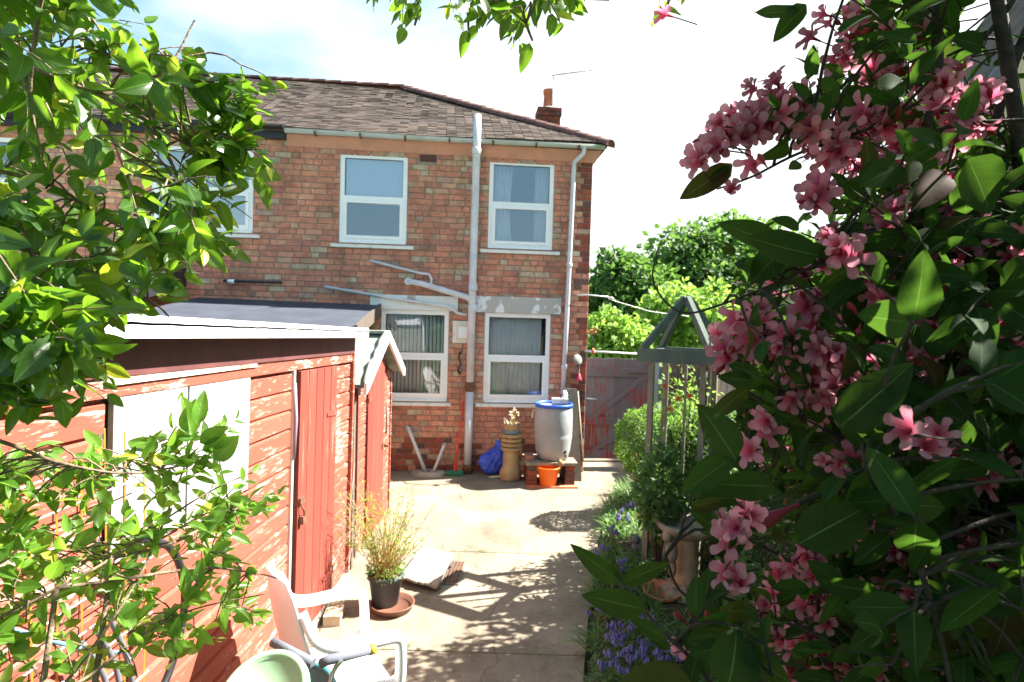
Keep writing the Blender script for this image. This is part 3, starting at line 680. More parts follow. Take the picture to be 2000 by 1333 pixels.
wp = T('waste_pipe', 'thin upper waste pipe sloping down from beside the bathroom sill', 'waste pipe', HW0, PSI)
O('pipe', MB().tube([hp(722, 509, .04), hp(820, 534, .05), hp(838, 536, .05), hp(843, 545, .06), hp(841, 562, .08)], .019, 10), GREYP, wp)
wp = T('waste_pipe', 'long thin waste pipe crossing the lintel down to the drain hopper', 'waste pipe', HW0, PSI)
O('pipe', MB().tube([hp(634, 560, .05), hp(760, 582, .05), hp(880, 600, .07), hp(893, 612, .08), hp(912, 616, .08)], .021, 10), GREYP, wp)
dp = T('downpipe', 'slim grey downpipe at the right corner of the house ending above the water butt', 'drainpipe', HW0, PSI)
O('pipe', MB().tube([(.90, -.15, 4.80), (.90, -.14, 4.70), (.78, -.07, 4.58), (.775, -.06, 4.4), (.74, -.06, 2.3), (.715, -.06, 1.18)], .034, 12), GREYP, dp)
for z_ in (3.05, 1.55): O('collar', MB().lathe([(.036, z_), (.043, z_ + .01), (.043, z_ + .06), (.036, z_ + .07)], 12, (.755 if z_ > 3 else .722, -.06, 0)), GREYP, dp)
sp_ = T('overflow_pipe', 'short black overflow pipe with white fitting sticking along the brick wall', 'pipe', HW0, PSI)
O('pipe', MB().tube([hp(437, 549, .06), hp(550, 552, .06)], .02, 8), BLACK, sp_); a = hp(452, 550, .06); O('fitting', MB().tube([(a[0] - .05, a[1], a[2]), (a[0] + .04, a[1], a[2])], .03, 8), WPVC, sp_)
# vent cover, hook, lamp
vc = T('vent_cover', 'square white boiler vent cover with cream rim left of the soil stack', 'vent', HW0, PSI)
O('plate', MB().box(-.93, -.68, -.014, -.004, 1.90, 2.22), WDIRTY, vc)
m = MB(); a, b, c, d = -.87, -.70, 1.95, 2.16
for q in ((a, b, c, c + .02), (a, b, d - .02, d), (a, a + .02, c + .02, d - .02), (b - .02, b, c + .02, d - .02)): m.box(q[0], q[1], -.04, -.015, q[2], q[3])
O('rim', m, mat('cream_plastic', (.66, .58, .36), .5), vc); O('grille', MB().box(a + .02, b - .02, -.03, -.015, c + .02, d - .02), WPVC, vc)
hk = TM('wall_hook', MB().tube([(-.81, -.02, 1.77), (-.83, -.06, 1.70), (-.80, -.07, 1.60), (-.84, -.05, 1.50), (-.81, -.02, 1.45)], .013, 8), BLACK, 'curly black iron hook on the bricks between kitchen window and soil stack', 'hook', HW0, PSI)
lm = T('solar_lamp', 'round grey solar lamp on the corner bricks beside the gate', 'lamp', HW0, PSI)
p = hp(1128, 703, .1); O('disc', MB().lathe([(.001, -.02), (.07, -.018), (.085, 0), (.07, .02), (.001, .03)], 18, p, M=Matrix.Rotation(rd(70), 3, 'X') @ Matrix.Rotation(.5, 3, 'Y')), FELT_G, lm)
O('arm', MB().tube([p, (p[0] + .02, -.02, p[2] - .1)], .01, 6), BLACK, lm)
pk = T('wind_chime', 'small pink hanging ornament under the grey solar lamp', 'ornament', HW0, PSI)
p = hp(1131, 737, .08); O('bell', MB().lathe([(.045, -.05), (.04, -.02), (.02, .02), (.01, .05)], 10, p), PINKP, pk); O('cord', MB().tube([(p[0], p[1], p[2] + .04), (p[0] + .01, -.03, p[2] + .16)], .006, 5), WDIRTY, pk)
cb = T('line_bracket', 'white washing line bracket arm sticking out at the house corner', 'bracket', HW0, PSI)
p = hp(1128, 577, .05); O('arm', MB().tube([(p[0], -.01, p[2]), (p[0] + .1, -.18, p[2] + .005), (p[0] + .42, -.25, p[2] - .02)], .011, 6), WPVC, cb); O('pulley', MB().lathe([(.03, -.02), (.045, 0), (.03, .02)], 10, (p[0] + .45, -.25, p[2] - .04)), WDIRTY, cb)
hq = HR @ Vector((p[0] + .45, -.25, p[2] - .06)); e = at(1345, 618, 9.3)
TM('washing_line', MB().tube([hq, hq.lerp(e, .5) + Vector((0, 0, -.05)), e], .004, 4), GREYP, 'thin washing line stretched from the house corner bracket to the right', 'line')

# neighbours' lean-to roofs in front of the left half
lt = T('lean_to', 'low brick extension with dark grey felt roof against the house wall', 'extension', HW0, PSI)
m = MB(); m.hexa([(-4.5, -1.9, 2.10), (-1.99, -1.9, 2.06), (-1.99, -.02, 2.30), (-4.5, -.02, 2.34), (-4.5, -1.9, 2.19), (-1.99, -1.9, 2.13), (-1.99, -.02, 2.42), (-4.5, -.02, 2.45)]); O('roof', m, FELT, lt)
O('fascia', MB().hexa([(-1.99, -1.93, 2.0), (-1.96, -1.93, 2.0), (-1.96, -.03, 2.26), (-1.99, -.03, 2.26), (-1.99, -1.93, 2.15), (-1.96, -1.93, 2.15), (-1.96, -.03, 2.44), (-1.99, -.03, 2.44)]), DARKW, lt)
O('wall', MB().box(-4.45, -2.05, -1.8, -.03, 0, 2.05), BRICK, lt)
cn = T('conservatory', 'neighbour lean-to with pale sheet roof and black end trim behind the hedge', 'conservatory', HW0, PSI)
O('roof', MB().hexa([(-7.4, -2.6, 2.15), (-4.75, -2.6, 2.15), (-4.75, -.02, 2.75), (-7.4, -.02, 2.75), (-7.4, -2.6, 2.19), (-4.75, -2.6, 2.19), (-4.75, -.02, 2.79), (-7.4, -.02, 2.79)]), WDIRTY, cn)
O('end_trim', MB().hexa([(-4.74, -2.62, 2.1), (-4.66, -2.62, 2.1), (-4.66, -.02, 2.6), (-4.74, -.02, 2.6), (-4.74, -2.62, 2.24), (-4.66, -2.62, 2.24), (-4.66, -.02, 2.86), (-4.74, -.02, 2.86)]), BLACK, cn)
O('wall', MB().box(-7.3, -4.85, -2.5, -.03, 0, 2.14), BRICK, cn)

# ------------------------------------------------------------------ large red shed (front face looks right)
SX = -1.40
Y0, Y1 = .75, 4.97
shed = T('red_shed', 'long peeling red timber shed with white roof edge and boarded window', 'shed', (SX, Y1, 0))
ZTOP = 2.06
shed.rotation_euler = (rd(-1.6), 0, 0)
def L(x, y, z): return (x - SX, y - Y1, z)
def boxw(m, x0, x1, y0, y1, z0, z1, o_=None): return m.box(x0 - SX, x1 - SX, y0 - Y1, y1 - Y1, z0, z1)
m = MB(); boxw(m, -3.2, SX - .032, Y0, Y1 - .01, .06, 2.0); O('wall', m, DARKW, shed)
m = MB(); boxw(m, -3.22, SX + .02, Y0, Y1 + .0, -.13, .058); O('base', m, PALEW, shed)
DY0, DY1 = 3.67, 4.48; WY0, WY1, WZ0, WZ1 = 1.98, 3.03, 1.27, 1.90
def board(y0, y1, z0, h):
    # shiplap: full face with a scooped top and a sharp shadow line below
    t = .017; b0 = -.030
    f = [(b0 + t, z0), (b0 + t + .002, z0 + h * .80), (b0 + t - .013, z0 + h * .88), (b0 + t - .013, z0 + h - .003), (b0 - .004, z0 + h - .003), (b0 - .004, z0)]
    j = random.uniform(-.002, .002); k = len(f); bow = random.uniform(-.003, .003)
    ys = [y0, (y0 + y1) / 2, y1]
    vs = [(x + j + (bow if i == 1 else 0), y - Y1, z + random.uniform(-.0012, .0012)) for i, y in enumerate(ys) for x, z in f]
    fs = [(s_ * k + i, (s_ * k + (i + 1) % k), (s_ + 1) * k + (i + 1) % k, (s_ + 1) * k + i) for s_ in range(2) for i in range(k)] + [tuple(range(k))[::-1], tuple(range(2 * k, 3 * k))]
    return MB().add(vs, fs)
nb = 15; bh = (1.86 - .06) / nb
for i in range(nb):
    z0 = .06 + i * bh
    segs = [(Y0, DY0 - .035), (DY1 + .004, Y1 - .035)]
    if z0 + bh > WZ0 + .03 and z0 < WZ1 - .03: segs = [(Y0, WY0 - .03), (WY1 + .01, DY0 - .035), (DY1 + .004, Y1 - .035)]
    for a, b in segs: O('board', board(a, b, z0, bh), REDP, shed)
m = MB(); boxw(m, SX - .03, SX + .004, Y0, Y1 - .03, 1.862, 1.93); O('top_rail', m, REDP, shed)
m = MB(); boxw(m, SX - .03, SX + .014, Y0, Y1, 1.932, 2.065); O('fascia_board', m, mat('shaded_red_paint', (.10, .03, .028), .7, var=.2), shed)  # shade under the roof edge is put into this darker red
m = MB(); boxw(m, SX - .03, SX + .016, Y1 - .032, Y1 + .006, .06, 1.93); O('corner_post', m, REDP, shed)
m = MB(); boxw(m, SX - .03, SX + .002, DY0 - .033, DY0 - .006, .06, 1.86); O('door_frame', m, mat('pale_edge_wood', (.6, .5, .42), .8), shed)
# door: four tongued boards, a little ajar at the left edge
dr = O('door', MB().box(0, .01, .03, DY1 - DY0 - .03, .1, 1.84), DARKW, shed, loc=(-.012, DY0 - Y1, 0)); dr.rotation_euler = (0, 0, 0)
nbd = 5
for i in range(nbd):
    w_ = (DY1 - DY0 - .035) / nbd; a = .03 + i * w_
    O('door_board', MB().hexa([(.010, a + .003, .07), (.030, a + .003, .07), (.030, a + w_ - .003, .07), (.010, a + w_ - .003, .07), (.010, a + .003, 1.85), (.030 + .004, a + .003, 1.85), (.032, a + w_ - .003, 1.85), (.010, a + w_ - .003, 1.85)]), REDD, dr)
for z_ in (1.50, .28): O('hinge', MB().hexa([(.034, .57, z_ - .012), (.04, .57, z_ - .012), (.04, .80, z_ - .03), (.034, .80, z_ - .03), (.034, .57, z_ + .012), (.04, .57, z_ + .012), (.04, .80, z_ + .03), (.034, .80, z_ + .03)]), REDD, dr)
m = MB().tube([(.045, .06, .98), (.06, .07, .95), (.06, .09, .91), (.045, .1, .88)], .008, 6); m.box(.034, .05, .04, .12, .99, 1.03); m.box(.04, .065, .05, .1, .86, .91); O('padlock', m, RUST, dr)
m = MB(); boxw(m, SX - .05, SX - .012, DY0 - .006, DY0 + .03, .06, 1.86); O('door_gap', m, BLACK, shed)
O('gasket_strip', MB().tube([(.0, DY0 - .02 - Y1, 1.78), (.012, DY0 - .015 - Y1, 1.55), (.004, DY0 - .018 - Y1, 1.3)], .014, 6), mat('mauve_strip', (.3, .22, .28), .7), shed)
# boarded window: two panels, strip above
for a, b in ((WY0, 2.44), (2.455, WY1)): m = MB(); boxw(m, SX - .02, SX + .0, a, b, WZ0, WZ1); O('window_board', m, BOARDW, shed)
m = MB(); boxw(m, SX - .021, SX - .008, 2.44, 2.455, WZ0, WZ1); O('joint', m, mat('joint_grey', (.2, .2, .2), .9), shed)
m = MB(); m.hexa([L(SX - .02, WY0 - .06, WZ1 + .004), L(SX + .014, WY0 - .06, WZ1 + .004), L(SX + .014, WY1 + .05, WZ1 + .012), L(SX - .02, WY1 + .05, WZ1 + .012), L(SX - .02, WY0 - .06, WZ1 + .045), L(SX + .008, WY0 - .06, WZ1 + .045), L(SX + .008, WY1 + .05, WZ1 + .05), L(SX - .02, WY1 + .05, WZ1 + .05)]); O('window_head', m, mat('bare_pale_wood', (.62, .5, .4), .8, col2=(.44, .12, .07), vscale=8, pos=(.55, .65)), shed)
m = MB()
for i in range(15):
    z_ = .06 + i * (1.86 - .06) / 15 + .03
    for y_ in (1.0, 1.6, 2.4, 3.2, 3.58, 4.52, 4.88):
        if WY0 - .05 < y_ < WY1 + .05 and WZ0 < z_ < WZ1: continue
        y_ += random.uniform(-.01, .01); boxw(m, SX - .014, SX - .0115, y_ - .004, y_ + .004, z_, z_ + .008)
O('nail_head', m, RUST, shed, kind='stuff')
# corrugated white roof
n = 84; vs = []
for k in range(n + 1):
    y = Y0 - .1 + (Y1 + .02 - Y0 + .1) * k / n; c = .0012 * math.cos(k * PI / 2)
    for (x, z) in ((-3.3, 1.90), (SX + .12, 2.125)):
        vs.append(L(x, y, z + c)); 
    for (x, z) in ((-3.3, 1.89), (SX + .12, 2.115)): vs.append(L(x, y, z + c))
m = MB().add(vs, [(4 * k, 4 * k + 1, 4 * k + 5, 4 * k + 4) for k in range(n)] + [(4 * k + 2, 4 * k + 6, 4 * k + 7, 4 * k + 3) for k in range(n)] + [(4 * k + 1, 4 * k + 3, 4 * k + 7, 4 * k + 5) for k in range(n)], True)
O('roof', m, WPVC, shed)
m = MB(); boxw(m, SX + .105, SX + .12, Y0 - .1, Y1 + .03, 2.07, 2.15); O('roof_edge', m, WPVC, shed)
for i in range(10):
    O('bolt', MB().lathe([(.02, 0), (.02, .006), (.008, .012), (.001, .016)], 8, L(SX + .04, 1.0 + i * .44, 2.135)), WPVC, shed)
O('roof_eaves', MB().add([L(-3.2, Y0, 1.86), L(SX - .0, Y0, 2.06), L(SX, Y1, 2.06), L(-3.2, Y1, 1.86)], [(0, 3, 2, 1)]), DARKW, shed)
TM('loose_brick', MB().box(-.06, .06, -.11, .11, 0, .075), mat('pale_loose_brick', (.5, .4, .28), .9, var=.15), 'pale loose brick on the ground at the foot of the large red shed', 'brick', (SX + .10, 4.28, 0), .15)

# ------------------------------------------------------------------ small apex shed
QY0, QY1, QX = 5.28, 6.70, -1.42
s2 = T('apex_shed', 'small red apex shed with white bargeboards and grey felt roof beside the house', 'shed', (QX, QY0, 0))
QYM = 5.99; QZA = 2.06; QZE = 1.66
m = MB(); m.box(-1.5, -.03, .01, QY1 - QY0 - .01, .05, QZE)
m.add([(-.03, 0.01, QZE), (-.03, QY1 - QY0 - .01, QZE), (-.03, QYM - QY0, QZA - .04), (-1.5, .01, QZE), (-1.5, QY1 - QY0 - .01, QZE), (-1.5, QYM - QY0, QZA - .04)], [(0, 1, 2), (3, 5, 4)]); O('wall', m, DARKW, s2)
d0, d1 = 5.62 - QY0, 6.30 - QY0
nb = 15; bh = (QZE - .05) / nb
def board2(y0, y1, z0, h):
    f = [(-.013, z0), (-.011, z0 + h * .8), (-.022, z0 + h * .86), (-.022, z0 + h - .003), (-.03, z0 + h - .003), (-.03, z0)]; k = 6
    return MB().add([(x, y, z) for y in (y0, y1) for x, z in f], [(i, (i + 1) % k, k + (i + 1) % k, k + i) for i in range(k)] + [tuple(range(k))[::-1], tuple(range(k, 2 * k))])
for i in range(nb):
    z0 = .05 + i * bh
    O('board', board2(.03, d0 - .01, z0, bh), REDP, s2); O('board', board2(d1 + .01, QY1 - QY0 - .03, z0, bh), REDP, s2)
for i in range(3):
    z0 = QZE + .09 + i * .1; hw_ = (QZA - z0 - .1) / (QZA - QZE) * (QY1 - QY0) / 2
    if hw_ > .05: O('board', board2(QYM - QY0 - hw_, QYM - QY0 + hw_, z0, .098), REDP, s2)
for y in (0, QY1 - QY0 - .03): O('corner_post', MB().box(-.03, .004, y, y + .028, .05, QZE), REDP, s2)
dr = O('door', MB().box(-.035, -.012, d0, d1, .08, 1.80), DARKW, s2)
for i in range(4):
    w_ = (d1 - d0) / 4; O('door_board', MB().box(-.011, .008, d0 + i * w_ + .002, d0 + (i + 1) * w_ - .002, .07, 1.80), REDD, dr)
O('hinge', MB().box(.009, .014, d0, d0 + .25, 1.42, 1.46), REDD, dr)
m = MB().tube([(.01, d1 - .03, .88), (.05, d1 - .01, .87), (.05, d1 + .05, .85), (.012, d1 + .06, .84)], .012, 6); m.box(.008, .02, d1 - .08, d1 + .1, .85, .9); O('latch', m, RUST, dr)
m = MB().tube([(.02, d1 + .05, 1.3), (.03, d1 + .055, 1.1), (.02, d1 + .05, .98)], .009, 6); O('latch_rod', m, DARKW, dr)
# felt roof
for sgn, ye in ((-1, 5.12), (1, 6.86)):
    ze = 1.62; th = .03; x0, x1 = -1.62, .09
    a = QYM - QY0; b = ye - QY0
    nx = 10; vs = []
    m = MB().hexa([(x0, b, ze), (x1, b, ze), (x1, a, QZA), (x0, a, QZA), (x0, b, ze + th), (x1, b, ze + th), (x1, a, QZA + th), (x0, a, QZA + th)]); O('roof_felt', m, FELT_G, s2)
    # bargeboard
    m = MB().hexa([(x1 + .002, b, ze - .055), (x1 + .03, b, ze - .055), (x1 + .03, a, QZA - .05), (x1 + .002, a, QZA - .05), (x1 + .002, b, ze + .045), (x1 + .03, b, ze + .045), (x1 + .03, a, QZA + .05), (x1 + .002, a, QZA + .05)]); O('bargeboard', m, WPVC, s2)
m = MB()
pts = [(.085 + random.uniform(-.015, .01), 5.12 - QY0 + (QYM - 5.12) * i / 9, 1.66 + (QZA - 1.62) * i / 9 + random.uniform(-.005, .01)) for i in range(10)]
m.tube(pts, [.022 * random.uniform(.6, 1.5) for _ in pts], 7); O('felt_lip', m, FELT_G, s2)
O('ridge_cap', MB().box(-1.62, .088, QYM - QY0 - .09, QYM - QY0 + .09, QZA + .022, QZA + .05), mat('ridge_felt', (.3, .34, .26), .9, var=.1), s2)
O('gutter_end', MB().box(-.25, .06, 5.06 - QY0, 5.14 - QY0, 1.56, 1.63), BLACK, s2)
TM('timber_post', MB().box(-.035, .035, -.03, .03, 0, 1.55), DARKW, 'dark upright timber post in the gap between the two red sheds', 'post', (SX - .05, 5.17, 0))

# ------------------------------------------------------------------ gate, fence, posts on the right of the house
ga = gnd(1139, 912); gb = gnd(1262, 912); gd = (gb - ga); gl = gd.length; grz = math.atan2(gd.y, gd.x)
gate = T('garden_gate', 'weathered ledged and braced gate with flaking red paint beside the house corner', 'gate', ga, grz)
GT = 1.70
nbp = 9
for i in range(nbp):
    w_ = gl / nbp; O('plank', MB().box(i * w_ + .003, (i + 1) * w_ - .003, 0, .02, .13, GT + random.uniform(-.008, .008)), GATEM, gate)
for z_ in (1.42, .66, .14): O('ledge', MB().box(0.01, gl - .01, -.028, -.001, z_, z_ + .13), GATEM, gate)
for z0, z1 in ((.79, 1.42), (.27, .66)): O('brace', MB().hexa([(.06, -.026, z0), (.20, -.026, z0), (gl - .03, -.026, z1), (gl - .17, -.026, z1), (.06, -.001, z0 ), (.20, -.001, z0), (gl - .03, -.001, z1), (gl - .17, -.001, z1)]), GATEM, gate)
O('handle', MB().tube([(.02, -.03, 1.08), (.02, -.07, 1.08), (.16, -.07, 1.07)], .012, 6), GREYP, gate)
O('hinge', MB().box(gl - .35, gl - .05, -.036, -.03, 1.46, 1.485), RUST, gate)
pp = ga + gd.normalized() * (gl + .01)
TM('gate_post', MB().box(0, .12, -.06, .06, 0, 1.76), mat('concrete_post', (.33, .33, .33), .9, var=.1, bump=.3), 'pale concrete post on the hinge side of the garden gate', 'post', pp, grz)
TM('threshold_strip', MB().box(0, gl, -.05, .05, 0, .03), CONC, 'sunlit concrete strip under the garden gate', 'doorstep', ga + Vector((0, .35, 0)), grz)
fe = T('garden_fence', 'dark brown upright board fence behind the rose frame', 'fence', (2.35, 9.3, 0), 0)
for i in range(26): O('board', MB().box(i * .115, i * .115 + .108, -.01 + .014 * (i % 2), .008 + .014 * (i % 2), .02, 1.66 + random.uniform(-.01, .01)), FENCEM, fe)
for z_ in (.4, 1.35): O('rail', MB().box(0, 3.0, .03, .07, z_, z_ + .08), FENCEM, fe)
# boundary fence on the right, pale
fr_ = T('boundary_fence', 'pale timber fence running along the right side behind the pink shrub', 'fence', (3.05, 1.2, 0))
for i in range(64): O('board', MB().box(-.012 + .016 * (i % 2), .006 + .016 * (i % 2), i * .126, i * .126 + .12, .03, 1.74 + random.uniform(-.012, .012)), PALEW if i % 5 else CREAM, fr_)
for z_ in (.35, 1.4): O('rail', MB().box(.03, .07, 0, 8.0, z_, z_ + .08), PALEW, fr_)
# rail with the bird
ra, rb = at(1143, 686, 8.75), at(1250, 692, 9.0)
rl_ = T('metal_rail', 'thin pale pole spanning from the house corner above the gate', 'rail', ra)
O('pole', MB().tube([(0, 0, 0), rb - ra], .014, 8), WDIRTY, rl_); O('clamp', MB().lathe([(.03, -.04), (.035, 0), (.012, .05)], 8, (rb - ra) * .14), TERRA, rl_)
bd_ = T('bird_ornament', 'small orange bird ornament perched by the house corner above the rail', 'ornament', at(1157, 655, 8.78))
def lump(m, c, r, n=10, sq=(1, 1, 1), M=None):
    pr = [(max(.001, r * math.sin(PI * i / n)), -r * math.cos(PI * i / n)) for i in range(n + 1)]
    Mx = Matrix.Diagonal(sq)
    if M is not None: Mx = M @ Mx
    return m.lathe(pr, 12, c, cap=False, M=Mx)
m = MB(); lump(m, (0, 0, .05), .045, sq=(1.4, .8, .9)); lump(m, (.05, 0, .10), .028); m.tube([(-.04, 0, .05), (-.12, 0, .02)], [.02, .006], 6); m.tube([(.07, 0, .10), (.095, 0, .095)], [.008, .002], 5); O('body', m, mat('bird_orange', (.45, .2, .05), .7, var=.3), bd_)
m = MB().tube([(0, 0, .02), (0, 0, -.18)], .006, 5); O('stand', m, BLACK, bd_)

# ------------------------------------------------------------------ things against the house wall
def hloc(x, yo, z=0): return HR @ Vector((x, -yo, z))
# water butt on brick stand
bx, by = .49, .50
st = T('butt_stand', 'two short red brick piers with stone slab carrying the water butt', 'stand', hloc(bx, by), PSI)
for sx0 in (-.34, .18):
    for r_ in range(4):
        for q in range(2): O('brick', MB().box(sx0 + random.uniform(-.004, .004), sx0 + .13, -.24 + q * .245, -.24 + q * .245 + .235, r_ * .07 + .002, r_ * .07 + .066), BRICK_D, st)
O('slab', MB().box(-.37, .34, -.27, .27, .285, .325), STONE, st); O('brick', MB().box(-.36, -.25, -.15, .08, .326, .39), BRICK, st)
O('slab', MB().box(-.37, .34, -.36, -.26, 0.0, .02), TERRA, st)
wbt = T('water_butt', 'grey plastic water butt with blue rim standing on the brick piers', 'water butt', hloc(bx + .03, by, .326), PSI)
O('barrel', MB().lathe([(.19, 0), (.215, .02), (.245, .14), (.262, .3), (.268, .34), (.262, .36), (.268, .38), (.267, .55), (.262, .66), (.255, .73), (.25, .74), (.235, .74), (.232, .55), (.2, .5)], 36, cap=True), BUTT, wbt)
m = MB(); m.lathe([(.252, .735), (.266, .735), (.268, .775), (.258, .785), (.245, .78), (.243, .74)], 36, cap=False); O('rim', m, BLUEP, wbt)
O('water', MB().lathe([(.001, .70), (.235, .70)], 24, cap=False), mat('butt_water', (.02, .03, .03), .1), wbt)
m = MB().tube([(.12, -.235, .13), (.13, -.30, .13), (.13, -.31, .09)], .012, 8); m.box(.115, .145, -.29, -.27, .13, .17); O('tap', m, BLACK, wbt)
m = MB().tube([(-.255, -.02, .70), (-.30, -.03, .66), (-.31, -.05, .58)], .008, 6); O('handle', m, WDIRTY, wbt)
dv = T('rain_diverter', 'white plastic box and spout resting on the water butt rim', 'diverter', hloc(bx + .10, by + .02, 1.113), PSI)
O('box', MB().box(-.10, .12, -.05, .06, 0, .065), WDIRTY, dv); O('spout', MB().tube([(.06, .0, .066), (.09, .03, .10), (.11, .2, .13)], [.03, .035, .03], 8), WPVC, dv)
# leaning plank
pl = TM('plank', MB().hexa([(-.10, -.02, 0), (.10, -.02, 0), (.09, .0, 0), (-.11, .0, 0), (-.13, .28, 1.28), (.05, .28, 1.28), (.04, .31, 1.28), (-.14, .31, 1.28)]), DARKW, 'dark weathered plank leaning on the wall between water butt and gate', 'plank', gnd(1122, 940), PSI)
O('edge_batten', MB().tube([(.115, -.02, .3), (.06, .26, 1.25)], .008, 5), mat('pale_batten', (.5, .42, .3), .8), pl)
# orange bucket with hand brush
bk = T('bucket', 'orange plastic bucket standing in front of the brick stand', 'bucket', gnd(1070, 950), .2)
O('tub', MB().lathe([(.10, 0), (.105, .005), (.145, .25), (.158, .255), (.158, .27), (.143, .272), (.136, .25), (.10, .02), (.001, .02)], 28), BUCKET, bk)
m = MB(); m.tube([(.155 * math.cos(t), .155 * math.sin(t) * 1.0, .235 - .09 * math.sin(t)) for t in [PI * i / 14 for i in range(15)]], .004, 6); O('handle', m, WDIRTY, bk)
bh_ = T('hand_brush', 'brown wooden brush sticking out of the orange bucket', 'brush', bk.location + Vector((.09, .03, .18)), 0)
m = MB(); m.hexa([(-.03, -.03, -.05), (.03, -.03, -.05), (.03, .03, -.05), (-.03, .03, -.05), (.03, -.035, .12), (.10, -.03, .11), (.10, .03, .11), (.03, .035, .12)]); O('block', m, WOODB, bh_)
m = MB(); m.tube([(.06, 0, .11), (.10, 0, .16)], [.04, .045], 8); O('bristle', m, mat('bristles', (.35, .2, .1), 1), bh_)
# chimney pot planter
cp_ = T('chimney_pot_planter', 'tall buff clay louvred chimney pot used as a planter', 'planter', gnd(997, 936), 0)
CPH = .80
prof = [(.145, 0), (.155, .02), (.155, .10), (.135, .16), (.118, .20), (.112, .34), (.115, .40), (.122, .42)]
O('pot_base', MB().lathe(prof, 28, wob=.02), BUFF, cp_)
for k in range(4):
    z_ = .435 + k * .062; O('louvre', MB().lathe([(.10, z_ - .01), (.148, z_ - .012), (.152, z_ + .012), (.118, z_ + .035), (.10, z_ + .03)], 28, cap=False), BUFF, cp_)
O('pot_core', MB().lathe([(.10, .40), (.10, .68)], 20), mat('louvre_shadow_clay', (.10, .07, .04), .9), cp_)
for k in range(6):
    t = k * PI / 3 + .4; O('rib', MB().beam((.125 * math.cos(t), .125 * math.sin(t), .42), (.125 * math.cos(t), .125 * math.sin(t), .66), .018, .018), BUFF, cp_)
O('collar', MB().lathe([(.118, .665), (.13, .68), (.112, .70), (.10, .72), (.112, .78), (.12, .80), (.105, .805), (.095, .76), (.001, .76)], 28, cap=False), BUFF, cp_)
O('band', MB().lathe([(.131, .672), (.136, .685), (.116, .70)], 28, cap=False), mat('blue_glaze', (.08, .2, .24), .4), cp_)
m = MB()
for k in range(14):
    t = 2 * PI * k / 14; p = Vector((.118 * math.cos(t), .118 * math.sin(t), .795)); q = Vector((.14 * math.cos(t), .14 * math.sin(t), .845)); s_ = Vector((-math.sin(t), math.cos(t), 0)) * .02
    m.add([p - s_, p + s_, q], [(0, 1, 2)])
O('crown_point', m, mat('crown_clay', (.16, .2, .17), .7), cp_)
dpnt = T('dried_plant', 'dry pale flower stalks standing in the chimney pot planter', 'plant', cp_.location + Vector((0, 0, .77)))
m = MB(); mf = MB()
for k in range(12):
    t = random.uniform(0, 2 * PI); r_ = random.uniform(.01, .09); h = random.uniform(.08, .22); e = Vector((r_ * 1.2 * math.cos(t), r_ * 1.2 * math.sin(t), h))
    m.tube(bez((r_ * .3 * math.cos(t), r_ * .3 * math.sin(t), 0), (r_ * math.cos(t) * .4, 0, h * .6), e, 4), .003, 4)
    for _ in range(3): lump(mf, e + Vector((random.uniform(-.02, .02), random.uniform(-.02, .02), random.uniform(-.03, .02))), random.uniform(.008, .014), 4)
O('stem', m, STEMY, dpnt); O('flower_head', mf, mat('dry_flower', (.7, .62, .48), .9), dpnt)
# blue tarp bag
tb = gnd(960, 926)
m = MB(); n1, n2 = 14, 20; vs = []
for i in range(n1 + 1):
    ph = PI * i / n1
    for j in range(n2):
        t = 2 * PI * j / n2; R_ = .20 * (1 + .13 * math.sin(3 * t + 2 * ph) + .09 * math.sin(7 * t + 5 * ph) + random.uniform(-.03, .03))
        z_ = .2 - .2 * math.cos(ph); vs.append((R_ * math.sin(ph) ** .7 * math.cos(t) + .35 * (z_ ** 2) * .9, R_ * .7 * math.sin(ph) ** .7 * math.sin(t), z_ * (1 + .25 * math.cos(t - .2) * (i / n1))))
m.add(vs, [(i * n2 + j, i * n2 + (j + 1) % n2, (i + 1) * n2 + (j + 1) % n2, (i + 1) * n2 + j) for i in range(n1) for j in range(n2)])
TM('tarpaulin_bundle', m, TARP, 'crumpled bright blue tarpaulin bundle beside the chimney pot planter', 'tarpaulin', tb, .2)
# broom
b0 = gnd(888, 930); b1 = hloc(-.70, .10, 1.06)
bm = T('broom', 'broom with red handle and green head leaning beside the soil stack', 'broom', b0, .1)
O('handle', MB().tube([Vector((0, .02, .05)), b1 - b0 + Vector((-.03, 0, 0))], .013, 8), REDPL, bm); O('socket', MB().tube([(0, .02, .05), (.01, .06, .2)], [.026, .018], 8), REDPL, bm)
m = MB().box(-.12, .12, -.03, .04, .04, .075); O('head', m, GREENB, bm)
m = MB()
for i in range(26): m.box(-.118 + i * .0092, -.112 + i * .0092, -.035, .045, 0, .042)
O('bristle', m, GREENB, bm)
# V of waste pipes and drain mound
dm = T('drain_surround', 'low rough concrete mound around the yard drain', 'drain', gnd(838, 927))
m = MB(); m.lathe([(.20, 0), (.19, .03), (.15, .05), (.11, .06), (.08, .05), (.07, .0)], 22, wob=.12, cap=False, M=Matrix.Diagonal((1.3, .8, 1))); O('mound', m, CONC_D, dm); O('gully', MB().lathe([(.09, .012), (.001, .012)], 14, cap=False), BLACK, dm)
g = gnd(838, 927)
TM('drain_pipe', MB().tube([hloc(-1.56, .03, .66) - g, hloc(-1.53, .07, .64) - g, Vector((-.05, .0, .03))], .026, 10), GREYP, 'longer grey plastic pipe sloping down to the drain, left one of the pair', 'pipe', g)
TM('drain_pipe', MB().tube([hloc(-1.0, .03, .42) - g, hloc(-1.02, .08, .38) - g, Vector((.06, .0, .03))], .024, 10), GREYP, 'shorter grey plastic pipe sloping down to the drain, right one of the pair', 'pipe', g)
